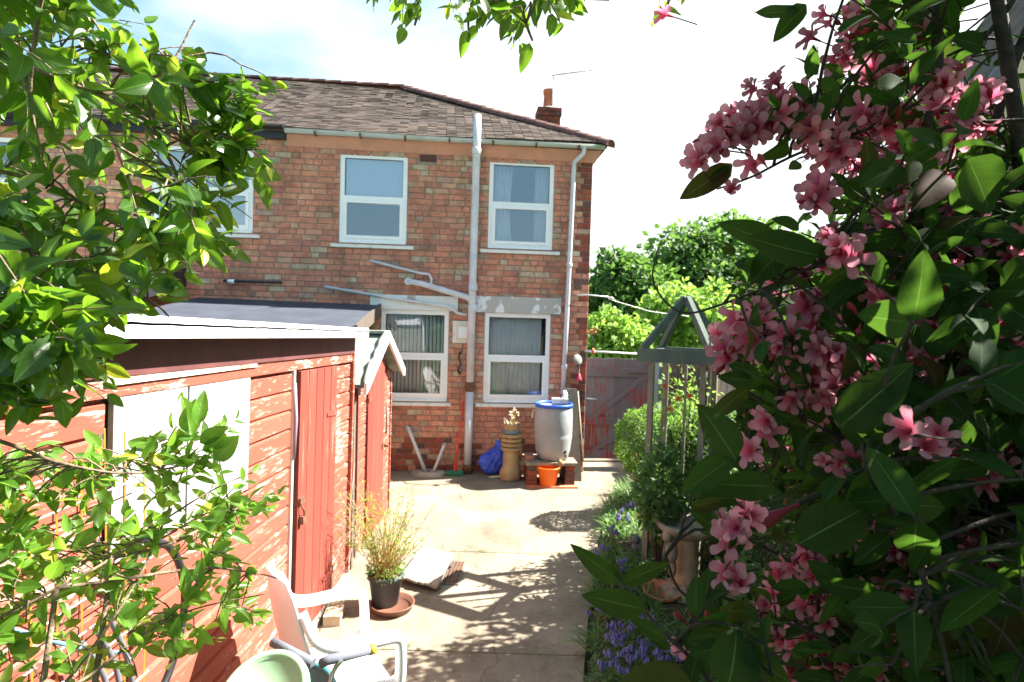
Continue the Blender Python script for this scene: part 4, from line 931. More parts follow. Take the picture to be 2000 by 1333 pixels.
pts = [HRI @ hloc(x, .02, z) for x, z in ((-.98, .42), (-.90, .41), (-.86, .3), (-.88, .16), (-.95, .12), (-.97, .2), (-.80, .25), (-.69, .24))]
TM('cable', MB().tube(spline(pts, 4), .006, 5), mat('cable_beige', (.4, .33, .2), .8), 'loose beige cable looping on the bricks near the broom', 'cable', HW0, PSI)

# ------------------------------------------------------------------ yard things
# slatted wooden ramp
c = [gnd(826, 1067, .10), gnd(887, 1084, .10), gnd(853, 1147, .07), gnd(780, 1125, .07)]
rp = T('duckboard', 'small weathered duckboard of six pale slats propped over the drain', 'duckboard', (c[3].x, c[3].y, 0))
ns = 6
for i in range(ns):
    a0, a1 = i / ns + .012, (i + 1) / ns - .012; f0 = random.uniform(-.03, .03); f1 = random.uniform(-.04, .03)
    p0 = c[3].lerp(c[2], a0); p1 = c[3].lerp(c[2], a1); q0 = c[0].lerp(c[1], a0); q1 = c[0].lerp(c[1], a1)
    p0, q0 = p0.lerp(q0, f0), q0.lerp(p0, f1); p1, q1 = p1.lerp(q1, f0), q1.lerp(p1, f1); o_ = rp.location; dz = Vector((0, 0, .02))
    O('slat', MB().hexa([p0 - o_ - dz, p1 - o_ - dz, q1 - o_ - dz, q0 - o_ - dz, p0 - o_, p1 - o_, q1 - o_, q0 - o_]), PALEW, rp)
for f_ in (.15, .85):
    a = c[3].lerp(c[0], f_) - rp.location - Vector((0, 0, .045)); b = c[2].lerp(c[1], f_) - rp.location - Vector((0, 0, .045)); O('bearer', MB().beam(a, b, .04, .045), DARKW, rp)
dc = T('drain_cover', 'rusty patterned iron drain cover in the concrete beside the duckboard', 'drain cover', gnd(888, 1120), -.05)
O('plate', MB().box(-.07, .07, -.24, .24, .001, .012), IRON, dc)
m = MB()
for i in range(14):
    for j in range(4): m.box(-.055 + j * .03, -.035 + j * .03, -.22 + i * .032, -.20 + i * .032, .0125, .019)
O('tread', m, RUST, dc)
# potted shrub on a saucer
pc = gnd(748, 1186); sc_ = gnd(766, 1190)
TM('plant_saucer', MB().lathe([(.10, 0), (.15, .01), (.168, .05), (.172, .055), (.162, .056), (.145, .02), (.001, .018)], 30), SAUCER, 'brown plastic saucer under the potted shrub', 'saucer', sc_)
pot = T('plant_pot', 'dark grey plastic plant pot standing in a brown saucer', 'pot', pc + Vector((.01, .03, .02)))
O('shell', MB().lathe([(.09, 0), (.10, .005), (.128, .20), (.14, .205), (.14, .235), (.128, .237), (.12, .2), (.001, .2)], 28), BLACKG, pot); O('compost', MB().lathe([(.12, .205), (.05, .22), (.001, .225)], 16, cap=False), SOIL, pot)

# monobloc chair
ch = T('garden_chair', 'white moulded plastic garden armchair standing against the red shed', 'chair', (-.885, 2.93, 0), rd(34)); ch.scale = (.88, 1, 1.03)
zs = .43; za = .68; zb_ = 1.0
def seat(u, v): x = -.22 + .46 * u; y = (-.225 + .45 * v) * (1 + .06 * u); return (x, y, zs + .012 * math.sin(u * PI) * -1 - (.03 * max(0, (u - .85) / .15) ** 2) + .02 * (2 * v - 1) ** 2)
O('seat', MB().sheet(seat, 24, 26, .012, lambda u, v: .25 < u < .8 and .12 < v < .88 and int(v * 26) % 3 == 1), CHAIRM, ch)
def back(u, v):
    w_ = (.245 - .03 * v) * (1 if v < .8 else math.sqrt(max(0.02, 1 - ((v - .8) / .2) ** 2 * .85))); y = w_ * (2 * u - 1)
    return (-.22 - .15 * v - .02 * math.sin(v * PI) + .12 * (2 * u - 1) ** 2 * (1 - .5 * v), y, zs + .01 + (zb_ - zs) * v)
O('backrest', MB().sheet(back, 26, 22, .012), CHAIRM, ch)
for sg in (-1, 1):
    O('arm', MB().ribbon(spline([(-.24, .195 * sg, zs + .42), (-.19, .235 * sg, za + .06), (-.08, .265 * sg, za + .01), (.12, .28 * sg, za), (.235, .275 * sg, za - .01), (.275, .27 * sg, za - .05), (.285, .262 * sg, zs + .05), (.27, .25 * sg, zs - .02)], 5), [.07] * 6 + [.062] * 30, .045, (0, 1, 0)), CHAIRM, ch)
    O('leg', MB().ribbon([(.25, .24 * sg, zs + .01), (.275, .255 * sg, zs - .08), (.30, .27 * sg, .2), (.31, .28 * sg, 0)], [.075, .065, .055, .045], .058, (0, 1, 0)), CHAIRM, ch)
    O('leg', MB().ribbon([(-.20, .22 * sg, zs + .02), (-.25, .235 * sg, zs - .1), (-.30, .25 * sg, .2), (-.33, .26 * sg, 0)], [.075, .065, .055, .045], .058, (0, 1, 0)), CHAIRM, ch)
    O('side_rail', MB().ribbon([(-.24, .222 * sg, zs + .0), (0, .235 * sg, zs - .015), (.26, .245 * sg, zs - .01)], .03, .05, (0, 1, 0)), CHAIRM, ch)
O('front_rail', MB().ribbon([(.245, -.24, zs - .03), (.255, 0, zs - .04), (.245, .24, zs - .03)], .03, .05, (1, 0, 0)), CHAIRM, ch)

# hose reel cart, near left
hr = T('hose_cart', 'hose reel cart with faded green disc and grey foam handle in front of the chair', 'hose cart', at(560, 1420, 2.25).xy.to_3d(), 0)
ho = hr.location
def hl(px, py, Y): return at(px, py, Y) - ho
dcn = hl(515, 1362, 2.10); axd = Vector((-.10, -.55, .83)).normalized()
Mx = axd.to_track_quat('Z', 'Y').to_matrix()
O('disc', MB().lathe([(.001, .012), (.135, .010), (.140, .022), (.155, .026), (.165, .018), (.168, .0), (.15, -.006), (.001, -.006)], 40, dcn, cap=False, M=Mx), PALEG, hr)
d2 = hl(575, 1385, 2.32); Mx2 = Vector((-.25, -.5, .8)).normalized().to_track_quat('Z', 'Y').to_matrix()
O('drum', MB().lathe([(.001, .0), (.165, .0), (.172, .01), (.172, -.10), (.15, -.12), (.001, -.12)], 40, d2, M=Mx2, cap=False), TEAL, hr)
m = MB(); m.tube([d2 + Mx2 @ Vector((.172 * math.cos(t), .172 * math.sin(t), .004)) for t in [2 * PI * i / 36 for i in range(37)]], .011, 8); O('drum_rim', m, mat('teal_rim', (.04, .2, .22), .4), hr)
h0, h1 = hl(532, 1254, 2.36), hl(612, 1296, 2.30); h2, h3 = hl(640, 1290, 2.3), hl(722, 1270, 2.42)
O('handle', MB().tube([h0, h1], .019, 12), GREYF, hr); O('handle', MB().tube([h1 + Vector((.03, 0, 0)), h2, h3], .019, 12), GREYF, hr)
O('end_cap', MB().tube([h3, h3 + (h3 - h2).normalized() * .022], .0215, 12), YELL, hr)
O('frame', MB().tube(spline([hl(668, 1290, 2.31), hl(652, 1310, 2.3), hl(645, 1345, 2.28), hl(640, 1450, 2.25)], 4), .010, 8), CHROME, hr)
O('frame', MB().tube([hl(560, 1262, 2.36), hl(556, 1330, 2.4), hl(552, 1500, 2.45)], .010, 8), CHROME, hr)

# orange wire trellis, rope and hoses by the shed wall
tr_ = T('wire_trellis', 'rusty orange wire mesh leaning on the red shed behind the hedge', 'trellis', (SX + .06, 1.3, 0))
for i in range(9): O('wire', MB().tube([(.0, i * .10, .55), (random.uniform(-.01, .01), i * .10 + .01, 1.2), (.0, i * .10, 1.86 - .03 * (i % 3))], .0035, 4), ORW, tr_)
for i in range(12): O('wire', MB().tube([(.006, -.02, .6 + i * .105), (.008, .4, .605 + i * .105), (.006, .85, .60 + i * .105)], .003, 4), WDIRTY, tr_)
TM('blue_rope', MB().tube(spline([atX(20, 1228, SX + .12), atX(110, 1255, SX + .12), atX(180, 1270, SX + .12), atX(235, 1275, SX + .1)], 5), .006, 6), ROPE, 'pale blue rope strung along the trellis low on the shed wall', 'rope')
hs_ = T('hose_coil', 'dark garden hoses hanging in loops on the shed wall at the lower left', 'hose', (SX + .10, 2.0, 0))
for i in range(3):
    y_ = -.28 + i * .055; O('hose', MB().tube(spline([(.02, y_, 1.25 + .02 * i), (.05, y_ + .07, 1.05), (.05, y_ + .05 * (i % 3), .7), (.03, y_ - .05, .4), (.01, y_ - .12, .2)], 5), .009, 7), HOSE, hs_)
O('hose', MB().tube(spline([(.02, -.1, 1.5), (.05, .12, 1.38), (.06, .2, 1.15), (.05, .1, .9), (.03, -.15, .8), (.03, -.3, .95)], 6), .014, 8), BLACK, hs_)

# ------------------------------------------------------------------ rose frame (obelisk)
oc = Vector((1.50, 5.28, 0)); og = rd(-30)
ob = T('rose_frame', 'blue green timber obelisk frame with pyramid top standing in the flower bed', 'plant frame', oc, og)
hs2 = .225; zbm = 1.96
for sx_2 in (-1, 1):
    for sy in (-1, 1):
        O('post', MB().box(sx_2 * hs2 - .024, sx_2 * hs2 + .024, sy * hs2 - .024, sy * hs2 + .024, 0, zbm - .001), GREENP, ob)
        O('rafter', MB().beam((sx_2 * (hs2 + .06), sy * (hs2 + .06), zbm + .08), (sx_2 * .012, sy * .012, 2.49), .045, .06), GREENW, ob)
for s_ in (-1, 1):
    O('top_beam', MB().box(-.34, .34, s_ * (hs2 + .045) - .02, s_ * (hs2 + .045) + .02, zbm - .04, zbm + .08), GREENW, ob)
    O('top_beam', MB().box(s_ * (hs2 + .045) - .02, s_ * (hs2 + .045) + .02, -.24, .24, zbm - .03, zbm + .07), GREENW, ob)
for x_ in (-.08, .08): O('lath', MB().box(x_ - .01, x_ + .01, -hs2 - .012, -hs2 + .0, .2, zbm - .05), GREENP, ob)

# ------------------------------------------------------------------ bird bath, statues, planters
bb = T('bird_bath', 'stone bird bath on a round pedestal with animals climbing the bowl', 'bird bath', Vector((1.41, 4.70, .07))); bb.scale = (1.15, 1.15, 1.2)
O('base', MB().lathe([(.17, 0), (.175, .03), (.15, .06), (.11, .08), (.095, .10)], 28, wob=.02), STONE, bb)
O('pedestal', MB().lathe([(.09, .09), (.095, .12), (.085, .2), (.078, .36), (.085, .40), (.11, .42)], 24, wob=.01), mat('sandy_pedestal', (.42, .28, .18), .9, var=.2, bump=.4), bb)
O('bowl', MB().lathe([(.10, .40), (.16, .43), (.215, .47), (.225, .50), (.20, .505), (.15, .48), (.001, .47)], 30, wob=.05), STONE, bb)
m = MB(); lump(m, (-.13, -.10, .33), .045, sq=(1, 1, 1.8)); lump(m, (-.17, -.12, .44), .035); lump(m, (-.12, -.1, .22), .03, sq=(1, 1, 2)); m.tube([(-.2, -.12, .44), (-.23, -.13, .45)], [.015, .006], 6); O('animal', m, STONE, bb)
def statue(name, label, px, py, h, mt, kind='gnome'):
    t = T(name, label, 'statue', gnd(px, py, .08)); m = MB()
    if kind == 'gnome': m.lathe([(.22 * h, 0), (.25 * h, .04 * h), (.17 * h, .15 * h), (.2 * h, .35 * h), (.22 * h, .48 * h), (.13 * h, .6 * h), (.08 * h, .64 * h)], 14, wob=.08); lump(m, (0, -.02 * h, .74 * h), .11 * h); m.lathe([(.115 * h, .8 * h), (.06 * h, .92 * h), (.008, 1.05 * h)], 10); m.tube([(.2 * h, 0, .5 * h), (.24 * h, -.12 * h, .38 * h), (.1 * h, -.2 * h, .36 * h)], .04 * h, 6); m.tube([(-.2 * h, 0, .5 * h), (-.24 * h, -.12 * h, .38 * h), (-.1 * h, -.2 * h, .36 * h)], .04 * h, 6)
    elif kind == 'lady': m.lathe([(.15 * h, 0), (.16 * h, .03 * h), (.1 * h, .06 * h), (.13 * h, .12 * h), (.11 * h, .35 * h), (.08 * h, .52 * h), (.1 * h, .66 * h), (.12 * h, .74 * h), (.04 * h, .8 * h)], 14, wob=.06); lump(m, (0, 0, .88 * h), .07 * h); m.tube([(.11 * h, 0, .72 * h), (.15 * h, -.05 * h, .58 * h), (.05 * h, -.1 * h, .52 * h)], .03 * h, 6); m.tube([(-.11 * h, 0, .72 * h), (-.14 * h, -.02 * h, .55 * h), (-.12 * h, -.02 * h, .42 * h)], .03 * h, 6)
    else: lump(m, (0, 0, .3 * h), .3 * h, sq=(1.1, 1, 1)); lump(m, (-.18 * h, -.1 * h, .68 * h), .2 * h); m.tube([(.2 * h, 0, .2 * h), (.25 * h, -.2 * h, .05 * h)], [.12 * h, .08 * h], 6); m.tube([(-.2 * h, -.1 * h, .3 * h), (-.2 * h, -.22 * h, .03 * h)], [.1 * h, .07 * h], 6); m.tube([(-.25 * h, -.08 * h, .82 * h), (-.27 * h, -.06 * h, .95 * h)], [.06 * h, .02 * h], 5); m.tube([(-.1 * h, -.08 * h, .84 * h), (-.08 * h, -.06 * h, .97 * h)], [.06 * h, .02 * h], 5)
    O('body', m, mt, t); return t
statue('garden_gnome', 'brown gnome figure with pointed hat left of the bird bath', 1277, 1062, .30, mat('gnome_brown', (.24, .10, .06), .8, var=.3, vscale=20))
statue('lady_statue', 'slim pale stone lady figurine standing in the bed before the bird bath', 1296, 1098, .30, STONEW, 'lady')
statue('animal_statue', 'squat dark grey animal statue near the path edge', 1247, 1082, .21, mat('slate_statue', (.11, .12, .14), .8, var=.3, vscale=15), 'animal')
pt = T('stone_planter', 'round stone planter half full of soil in front of the bird bath', 'planter', gnd(1397, 1205, .06))
O('shell', MB().lathe([(.12, 0), (.135, .02), (.165, .16), (.18, .18), (.18, .21), (.16, .21), (.145, .17), (.001, .165)], 30, wob=.015), STONE, pt); O('soil', MB().lathe([(.15, .172), (.001, .18)], 16, cap=False), SOIL, pt)
TM('terracotta_dish', MB().lathe([(.10, 0), (.14, .03), (.15, .06), (.14, .062), (.1, .02), (.001, .02)], 26, M=Matrix.Rotation(.12, 3, 'X')), TERRA, 'shallow terracotta dish among the strap leaves', 'dish', gnd(1292, 1165, .09))

# ------------------------------------------------------------------ neighbours on the right
nh = T('neighbour_house', 'cream rendered gable house with dark bargeboard at the far right', 'house', (8.75, 12.0, 0))
m = MB(); m.add([(0, 0, 0), (7, 0, 0), (7, 0, 6.6), (3.5, 0, 11.6), (0, 0, 6.6), (0, 2, 0), (7, 2, 0), (7, 2, 6.6), (3.5, 2, 11.6), (0, 2, 6.6)], [(0, 1, 2, 3, 4), (6, 5, 9, 8, 7), (0, 4, 9, 5), (1, 6, 7, 2)]); O('wall', m, CREAM, nh)
for sg in (0, 1):
    x0, x1 = (-.15, 3.5) if not sg else (7.15, 3.5)
    m = MB().hexa([(x0, -.2, 6.46), (x1, -.2, 11.66), (x1, 2.2, 11.66), (x0, 2.2, 6.46), (x0, -.2, 6.56), (x1, -.2, 11.78), (x1, 2.2, 11.78), (x0, 2.2, 6.56)]); O('roof', m, TILE, nh)
    m = MB().hexa([(x0, -.26, 6.25), (x1, -.26, 11.45), (x1, -.205, 11.45), (x0, -.205, 6.25), (x0, -.26, 6.6), (x1, -.26, 11.82), (x1, -.205, 11.82), (x0, -.205, 6.6)]); O('bargeboard', m, mat('slate_bargeboard', (.10, .10, .13), .7, var=.2), nh)
ps = T('lattice_screen', 'brown timber screen with diagonal lattice in front of the cream wall', 'screen', (3.55, 4.9, 0))
O('post', MB().box(.38, .47, -.05, .04, 0, 3.3), mat('red_brown_post', (.26, .10, .06), .8, var=.15), ps); O('post', MB().box(-.2, -.12, -.05, .04, 0, 3.1), MATS['red_brown_post'], ps)
O('rail', MB().box(-.12, .38, -.04, .02, 2.78, 2.87), MATS['red_brown_post'], ps); O('rail', MB().box(-.12, .38, -.04, .02, 3.1, 3.16), MATS['red_brown_post'], ps)
for i in range(9):
    a = -.12 + i * .06; O('lath', MB().beam((a - .1, -.02, 2.87), (a + .12, -.02, 3.1), .012, .008, (0, 1, 0)), PALEW, ps)
O('panel', MB().box(-.12, .38, .0, .015, 2.87, 3.1), PALEW, ps)
gh = T('garage', 'low outbuilding with brown tiled roof beyond the fence', 'outbuilding', (5.0, 11.6, 0))
O('wall', MB().box(0, 3.2, 0, 3, 0, 2.3), BRICK_D, gh)
rfo = O('roof', MB().hexa([(-.2, -.25, 2.22), (3.4, -.25, 2.22), (3.4, 1.5, 3.2), (-.2, 1.5, 3.2), (-.2, -.25, 2.27), (3.4, -.25, 2.27), (3.4, 1.5, 3.25), (-.2, 1.5, 3.25)]), TILE, gh)
for r_ in range(13):
    y0 = -.27 + r_ * .135; z0 = 2.29 + r_ * .0756; mm = MB()
    for i in range(18): mm.box(-.2 + i * .2, -.2 + i * .2 + .19, y0, y0 + .15, z0, z0 + .025 + random.uniform(0, .01))
    O('tile_course', mm, HIPT, rfo)
O('dish', MB().lathe([(.001, 0), (.12, .02), (.2, .07)], 18, (.85, -.35, 2.7), cap=False, M=Matrix.Rotation(rd(80), 3, 'X')), WPVC, gh)

# ------------------------------------------------------------------ foliage
def leaf_tmpl(asp=.5, nl=7, fold=.25, curl=.25, tip=1.0, base=.75, wave=0., twist=0., half=2):
    V = []; U = []; nc = 2 * half
    for i in range(nl + 1):
        t = i / nl; w = asp * .5 * (math.sin(PI * min(1, t ** base)) ** (.68)) * (1 - .25 * t ** 3 * tip)
        if i == 0: w = asp * .03
        if i == nl: w = .002
        for j in range(nc + 1):
            q = j / half - 1; x = q * w; a = twist * t
            z = fold * abs(x) - curl * t * t * .5 + wave * math.sin(t * 9 + q * 2) * abs(q) * asp * .12
            V.append((x * math.cos(a), t - curl * curl * t ** 3 * .12, z + x * math.sin(a))); U.append((.5 + q * .5, t))
    F = [(i * (nc + 1) + j, i * (nc + 1) + j + 1, (i + 1) * (nc + 1) + j + 1, (i + 1) * (nc + 1) + j) for i in range(nl) for j in range(nc)]
    return np.array(V), np.array(F), np.array(U)
def flower_tmpl(open_=1.0, seed=0):
    r_ = random.Random(seed); V = []; U = []; F = []
    prof = [(0, .05), (.18, .055), (.38, .08), (.55, .15), (.66, .22 * open_ + .04)]
    n = 10
    for z, r in prof:
        for j in range(n): t = 2 * PI * j / n; V.append((r * math.cos(t), z, r * math.sin(t))); U.append((j / n, z / 1.1))
    k = len(prof)
    F += [(i * n + j, i * n + (j + 1) % n, (i + 1) * n + (j + 1) % n, (i + 1) * n + j) for i in range(k - 1) for j in range(n)]
    b0 = (k - 1) * n
    for p in range(5):
        t0 = 2 * PI * (2 * p) / n; tm = t0 + PI / n; d = (math.cos(tm), math.sin(tm)); s_ = (-math.sin(tm), math.cos(tm)); o = len(V)
        R0 = .22 * open_ + .04; bend = r_.uniform(-.1, .12); tw = r_.uniform(-.05, .05)
        rows = [(R0 + .12 * open_, .80, .15), (R0 + .25 * open_, .87 + bend * .5, .185), (R0 + .36 * open_, .88 + bend, .14), (R0 + .41 * open_, .85 + bend, .06)]
        for (rr, z, w) in rows:
            for q in (-1, 0, 1): V.append((d[0] * rr + s_[0] * w * q, z - .03 * abs(q) + tw * q, d[1] * rr + s_[1] * w * q)); U.append((.5, z / .95))
        F += [(b0 + 2 * p, o + 1, o), (b0 + 2 * p, b0 + (2 * p + 1) % n, o + 1), (b0 + (2 * p + 1) % n, o + 2, o + 1), ]
        F += [(b0 + (2 * p + 1) % n, b0 + (2 * p + 2) % n, o + 2)]
        for i in range(3):
            for j in range(2): a = o + i * 3 + j; F.append((a, a + 1, a + 4, a + 3))
    o = len(V)   # style
    for z in (.3, 1.05):
        for j in range(3): t = 2 * PI * j / 3; V.append((.012 * math.cos(t), z, .012 * math.sin(t))); U.append((0, .95))
    F += [(o + j, o + (j + 1) % 3, o + 3 + (j + 1) % 3, o + 3 + j) for j in range(3)]
    return V, F, U
def bud_tmpl():
    V = []; U = []; F = []; n = 7; prof = [(0, .03), (.15, .035), (.4, .07), (.65, .13), (.85, .12), (1, .02)]
    for z, r in prof:
        for j in range(n): t = 2 * PI * j / n; V.append((r * math.cos(t), z, r * math.sin(t))); U.append((j / n, z))
    F = [(i * n + j, i * n + (j + 1) % n, (i + 1) * n + (j + 1) % n, (i + 1) * n + j) for i in range(len(prof) - 1) for j in range(n)]
    return V, F, U
def tmpl_mesh(name, t, m):
    V, F, U = t; me = bpy.data.meshes.new(name); me.from_pydata([tuple(v) for v in V], [], [tuple(int(i) for i in f) for f in F]); me.update()
    uv = me.uv_layers.new(name='UVMap'); li = np.zeros(len(me.loops), dtype=np.int32); me.loops.foreach_get('vertex_index', li)
    uv.data.foreach_set('uv', np.array(U, dtype=np.float32)[li].ravel()); me.polygons.foreach_set('use_smooth', [True] * len(me.polygons)); me.materials.append(m); return me
def frame(d, n):
    y = Vector(d).normalized(); z = Vector(n); z = z - y * z.dot(y)
    if z.length < 1e-3: z = y.orthogonal()
    z.normalize(); x = y.cross(z); return x, y, z
class Foliage:
    def __init__(s, tmpls, m, name='leaf', bulk='foliage'): s.t = tmpls; s.m = m; s.items = []; s.name = name; s.bulk = bulk
    def add(s, p, d, n, L, wid=1.0, k=None):
        x, y, z = frame(d, n); M = Matrix(((x.x * L * wid, y.x * L, z.x * L, p[0]), (x.y * L * wid, y.y * L, z.y * L, p[1]), (x.z * L * wid, y.z * L, z.z * L, p[2]), (0, 0, 0, 1)))
        s.items.append((random.randrange(len(s.t)) if k is None else k, M, L))
    def build(s, root, single=300):
        if not s.items: return
        loc = root.location.copy(); inv = Matrix.Translation(-loc)
        def size(it):
            p = it[1].translation; q = p + it[1].col[1].to_3d(); a = proj(p); b = proj(q)
            mx_, my_ = (a[0] + b[0]) / 2, (a[1] + b[1]) / 2
            if not (0 < mx_ < 2000 and 0 < my_ < 1333): return 0
            return it[2] / max(.05, (p - CAMP).length)
        it = sorted(s.items, key=size, reverse=True)
        if len(it) > single:
            s1, s2 = it[:single], it[single:]
        else: s1, s2 = it, []
        ms = [tmpl_mesh(s.name, t, s.m) for t in s.t]
        for k, M, L in s1:
            o = bpy.data.objects.new(s.name, ms[k]); COL.objects.link(o); o.parent = root; o.matrix_basis = inv @ M
        if s2:
            VV = []; FF = []; UU = []; off = 0; sizes = []
            for k in range(len(s.t)):
                Ms = [m_[1] for m_ in s2 if m_[0] == k]
                if not Ms: continue
                V, F, U = s.t[k]; V = np.array([tuple(v) for v in V]); Vh = np.c_[V, np.ones(len(V))]
                A = np.array([[list(r_) for r_ in (inv @ m_)] for m_ in Ms])
                P = np.einsum('kij,nj->kni', A, Vh)[:, :, :3].reshape(-1, 3); n = len(Ms)
                VV.append(P)
                Fl = [tuple(int(i) for i in f) for f in F]
                for i in range(n): FF += [tuple(j + off + i * len(V) for j in f) for f in Fl]
                UU.append(np.tile(np.array(U), (n, 1))); off += n * len(V)
            VV = np.concatenate(VV); UU = np.concatenate(UU)
            me = bpy.data.meshes.new(s.bulk); lt_ = np.array([len(f) for f in FF], dtype=np.int32); ls = np.concatenate([[0], np.cumsum(lt_)[:-1]]).astype(np.int32); li = np.array([i for f in FF for i in f], dtype=np.int32)
            me.vertices.add(len(VV)); me.vertices.foreach_set('co', VV.astype(np.float32).ravel()); me.loops.add(len(li)); me.loops.foreach_set('vertex_index', li)
            me.polygons.add(len(FF)); me.polygons.foreach_set('loop_start', ls); me.polygons.foreach_set('loop_total', lt_); me.polygons.foreach_set('use_smooth', np.ones(len(FF), dtype=bool)); me.update(calc_edges=True); me.validate()
            uv = me.uv_layers.new(name='UVMap'); uv.data.foreach_set('uv', UU[li].astype(np.float32).ravel())
            O(s.bulk, me, s.m, root, kind='stuff')
def rv(a=1.): 
    while True:
        v = Vector((random.uniform(-1, 1), random.uniform(-1, 1), random.uniform(-1, 1)))
        if .05 < v.length < 1: return v.normalized() * a
UP = Vector((0, 0, 1))

def grow(fol, stems, mask, n, depth, branches, Ll, pairs, gap, flow, nbias, conn=.24, keep=.1, sr=.0011, ang=(.75, 1.15), wid=(.85, 1.1), limit=None, dens=None):
    bp_ = []
    for pts in branches:
        for a in pts[:max(4, int(len(pts) * .72))]: bp_.append(a)
    xs = [p[0] for p in mask]; ys = [p[1] for p in mask]; made = 0; tries = 0
    while made < n and tries < n * 30:
        tries += 1
        px = random.uniform(min(xs), max(xs)); py = random.uniform(min(ys), max(ys))
        if not inside(px, py, mask): continue
        if dens and random.random() > dens(px, py): continue
        dpt = depth(px, py); P = at(px, py, dpt); made += 1
        B = min(bp_, key=lambda b: (b - P).length_squared) if bp_ else P
        v = P - B; d = (v.normalized() * .7 if v.length > .02 else Vector()) + Vector(flow) + rv(.45); d.normalize()
        np_ = random.choice(pairs); g = gap * random.uniform(.8, 1.2); Lt = np_ * g
        st = P - d * Lt; side = d.cross(rv()).normalized()
        sag = Vector((0, 0, -1)) * Lt * .15
        pts = [st, st + d * Lt * .5 + sag * -.3, P]
        if v.length < conn + Lt and bp_: stems.tube(bez(B, (B + st) / 2 + UP * .03 + rv(.02), st, 4) + pts[1:], [sr * 1.7] * 3 + [sr * 1.3] * 2 + [sr, sr * .6], 5, cap=False)
        else: stems.tube(pts, [sr * 1.2, sr, sr * .6], 5, cap=False)
        for i in range(np_ + 1):
            t = i / np_; p = st.lerp(P, t); s_ = side if i % 2 else side.cross(d).normalized()
            szf = (1 - .35 * t) * random.uniform(.75, 1.15)
            ls = [(s_, 1), (s_, -1)] if i < np_ else [(s_, 1), (s_, -1), (Vector(), 1)]
            for sv, sg in ls:
                if random.random() < .07: continue
                a = random.uniform(*ang) * (1 - .35 * t); ld = d * math.cos(a) + sv * sg * math.sin(a) + rv(.18) + Vector((0, 0, -.12)); ld.normalize()
                L = Ll * szf * (.7 if sv.length == 0 else 1)
                tip = p + ld * L; q = proj(tip)
                if not inside(q[0], q[1], mask) and random.random() > keep: continue
                if limit and not limit(tip): continue
                nn = Vector(nbias) + rv(.75)
                fol.add(p + ld * .004, ld, nn, L, random.uniform(*wid))

def brpx(pts, n=6): return spline([at(x, y, d) for x, y, d in pts], n)
# ---- privet hedge on the left
PT = [leaf_tmpl(.50, 7, .35, .30), leaf_tmpl(.46, 7, .5, .55, twist=.3), leaf_tmpl(.56, 7, .2, .15, wave=.3), leaf_tmpl(.42, 7, .6, .1, twist=-.4), leaf_tmpl(.5, 7, .3, -.25)]
proot = Vector((-1.05, .95, 0))
hedge = T('privet_hedge', 'large glossy green privet hedge filling the left edge and hanging over the shed', 'hedge', proot)
shedY = lambda px: 1.30 * FPX / max(60, 1011 - px)
BR1 = [brpx(p) for p in (
    [(-260, 60, .9), (0, 115, .92), (190, 185, .95), (290, 240, .98), (380, 292, 1.02), (450, 335, 1.05), (500, 345, 1.08)],
    [(-250, 300, .9), (0, 335, .95), (120, 372, 1.0), (200, 425, 1.05), (330, 480, 1.1), (460, 480, 1.15)],
    [(-250, 420, .85), (60, 490, .92), (200, 540, .98), (300, 592, 1.02), (330, 620, 1.03)],
    [(100, -120, .85), (70, 60, .85), (60, 200, .88), (90, 330, .9)], [(-100, -150, 1.1), (150, 60, 1.1), (330, 180, 1.1), (440, 150, 1.12)],
    [(280, 240, .98), (340, 330, 1.0), (360, 450, 1.0)], [(190, 185, .95), (260, 170, 1.0), (330, 130, 1.02), (380, 40, 1.05)], [(0, 640, .8), (100, 700, .85), (200, 720, .88)], [(60, 490, .92), (120, 620, .9), (160, 760, .95)])]
BR2 = [brpx(p) for p in (
    [(-180, 1260, 1.0), (0, 1205, 1.05), (110, 1150, 1.1), (220, 1090, 1.2), (330, 1010, 1.3), (430, 950, 1.4), (540, 905, 1.5)],
    [(-150, 820, .95), (0, 862, 1.0), (120, 905, 1.1), (250, 925, 1.2), (370, 905, 1.35), (440, 870, 1.4)],
    [(60, 1420, 1.1), (200, 1240, 1.15), (290, 1090, 1.25), (350, 940, 1.35), (400, 800, 1.42)],
    [(110, 1150, 1.1), (250, 1130, 1.2), (400, 1110, 1.3), (500, 1120, 1.35), (540, 1130, 1.4)],
    [(40, 1380, 1.0), (160, 1330, 1.1), (280, 1240, 1.2), (380, 1190, 1.3), (520, 1160, 1.4)],
    [(220, 1090, 1.2), (340, 1060, 1.3), (450, 1000, 1.45), (560, 950, 1.55)])]
stems = MB()
for b in BR1:
    n = len(b); stems.tube(b, [.0042 - .0030 * i / n for i in range(n)], 7)
tr = MB()
for dx, e in ((0, BR1[0][0]), (.05, BR1[1][0]), (-.06, BR1[2][0])): tr.tube(bez(proot + Vector((dx * .6, dx * .5 - .1, 0)), Vector((e.x - .05, e.y - .1, e.z * .5)), e, 8), [.022, .02, .018, .016, .014, .012, .010, .009, .0075], 8)
def jm(m, root):   # move a mesh built in place into its root's axes
    l = root.location; m.v = [(v[0] - l[0], v[1] - l[1], v[2] - l[2]) for v in m.v]; return m
O('trunk', jm(tr, hedge), BARK, hedge)
fol = Foliage(PT, PRIVET)
M1 = [(-420, -420), (330, -420), (345, 0), (385, 60), (365, 105), (405, 110), (440, 150), (490, 155), (570, 165), (575, 200), (500, 265), (540, 300), (555, 370), (480, 455), (465, 520), (430, 560), (425, 600), (325, 640), (250, 655), (230, 690), (255, 740), (190, 790), (100, 810), (-420, 820)]
M1d = [(-300, -300), (60, -300), (300, 60), (330, 200), (430, 300), (440, 440), (350, 560), (200, 640), (150, 760), (60, 800), (-300, 820)]
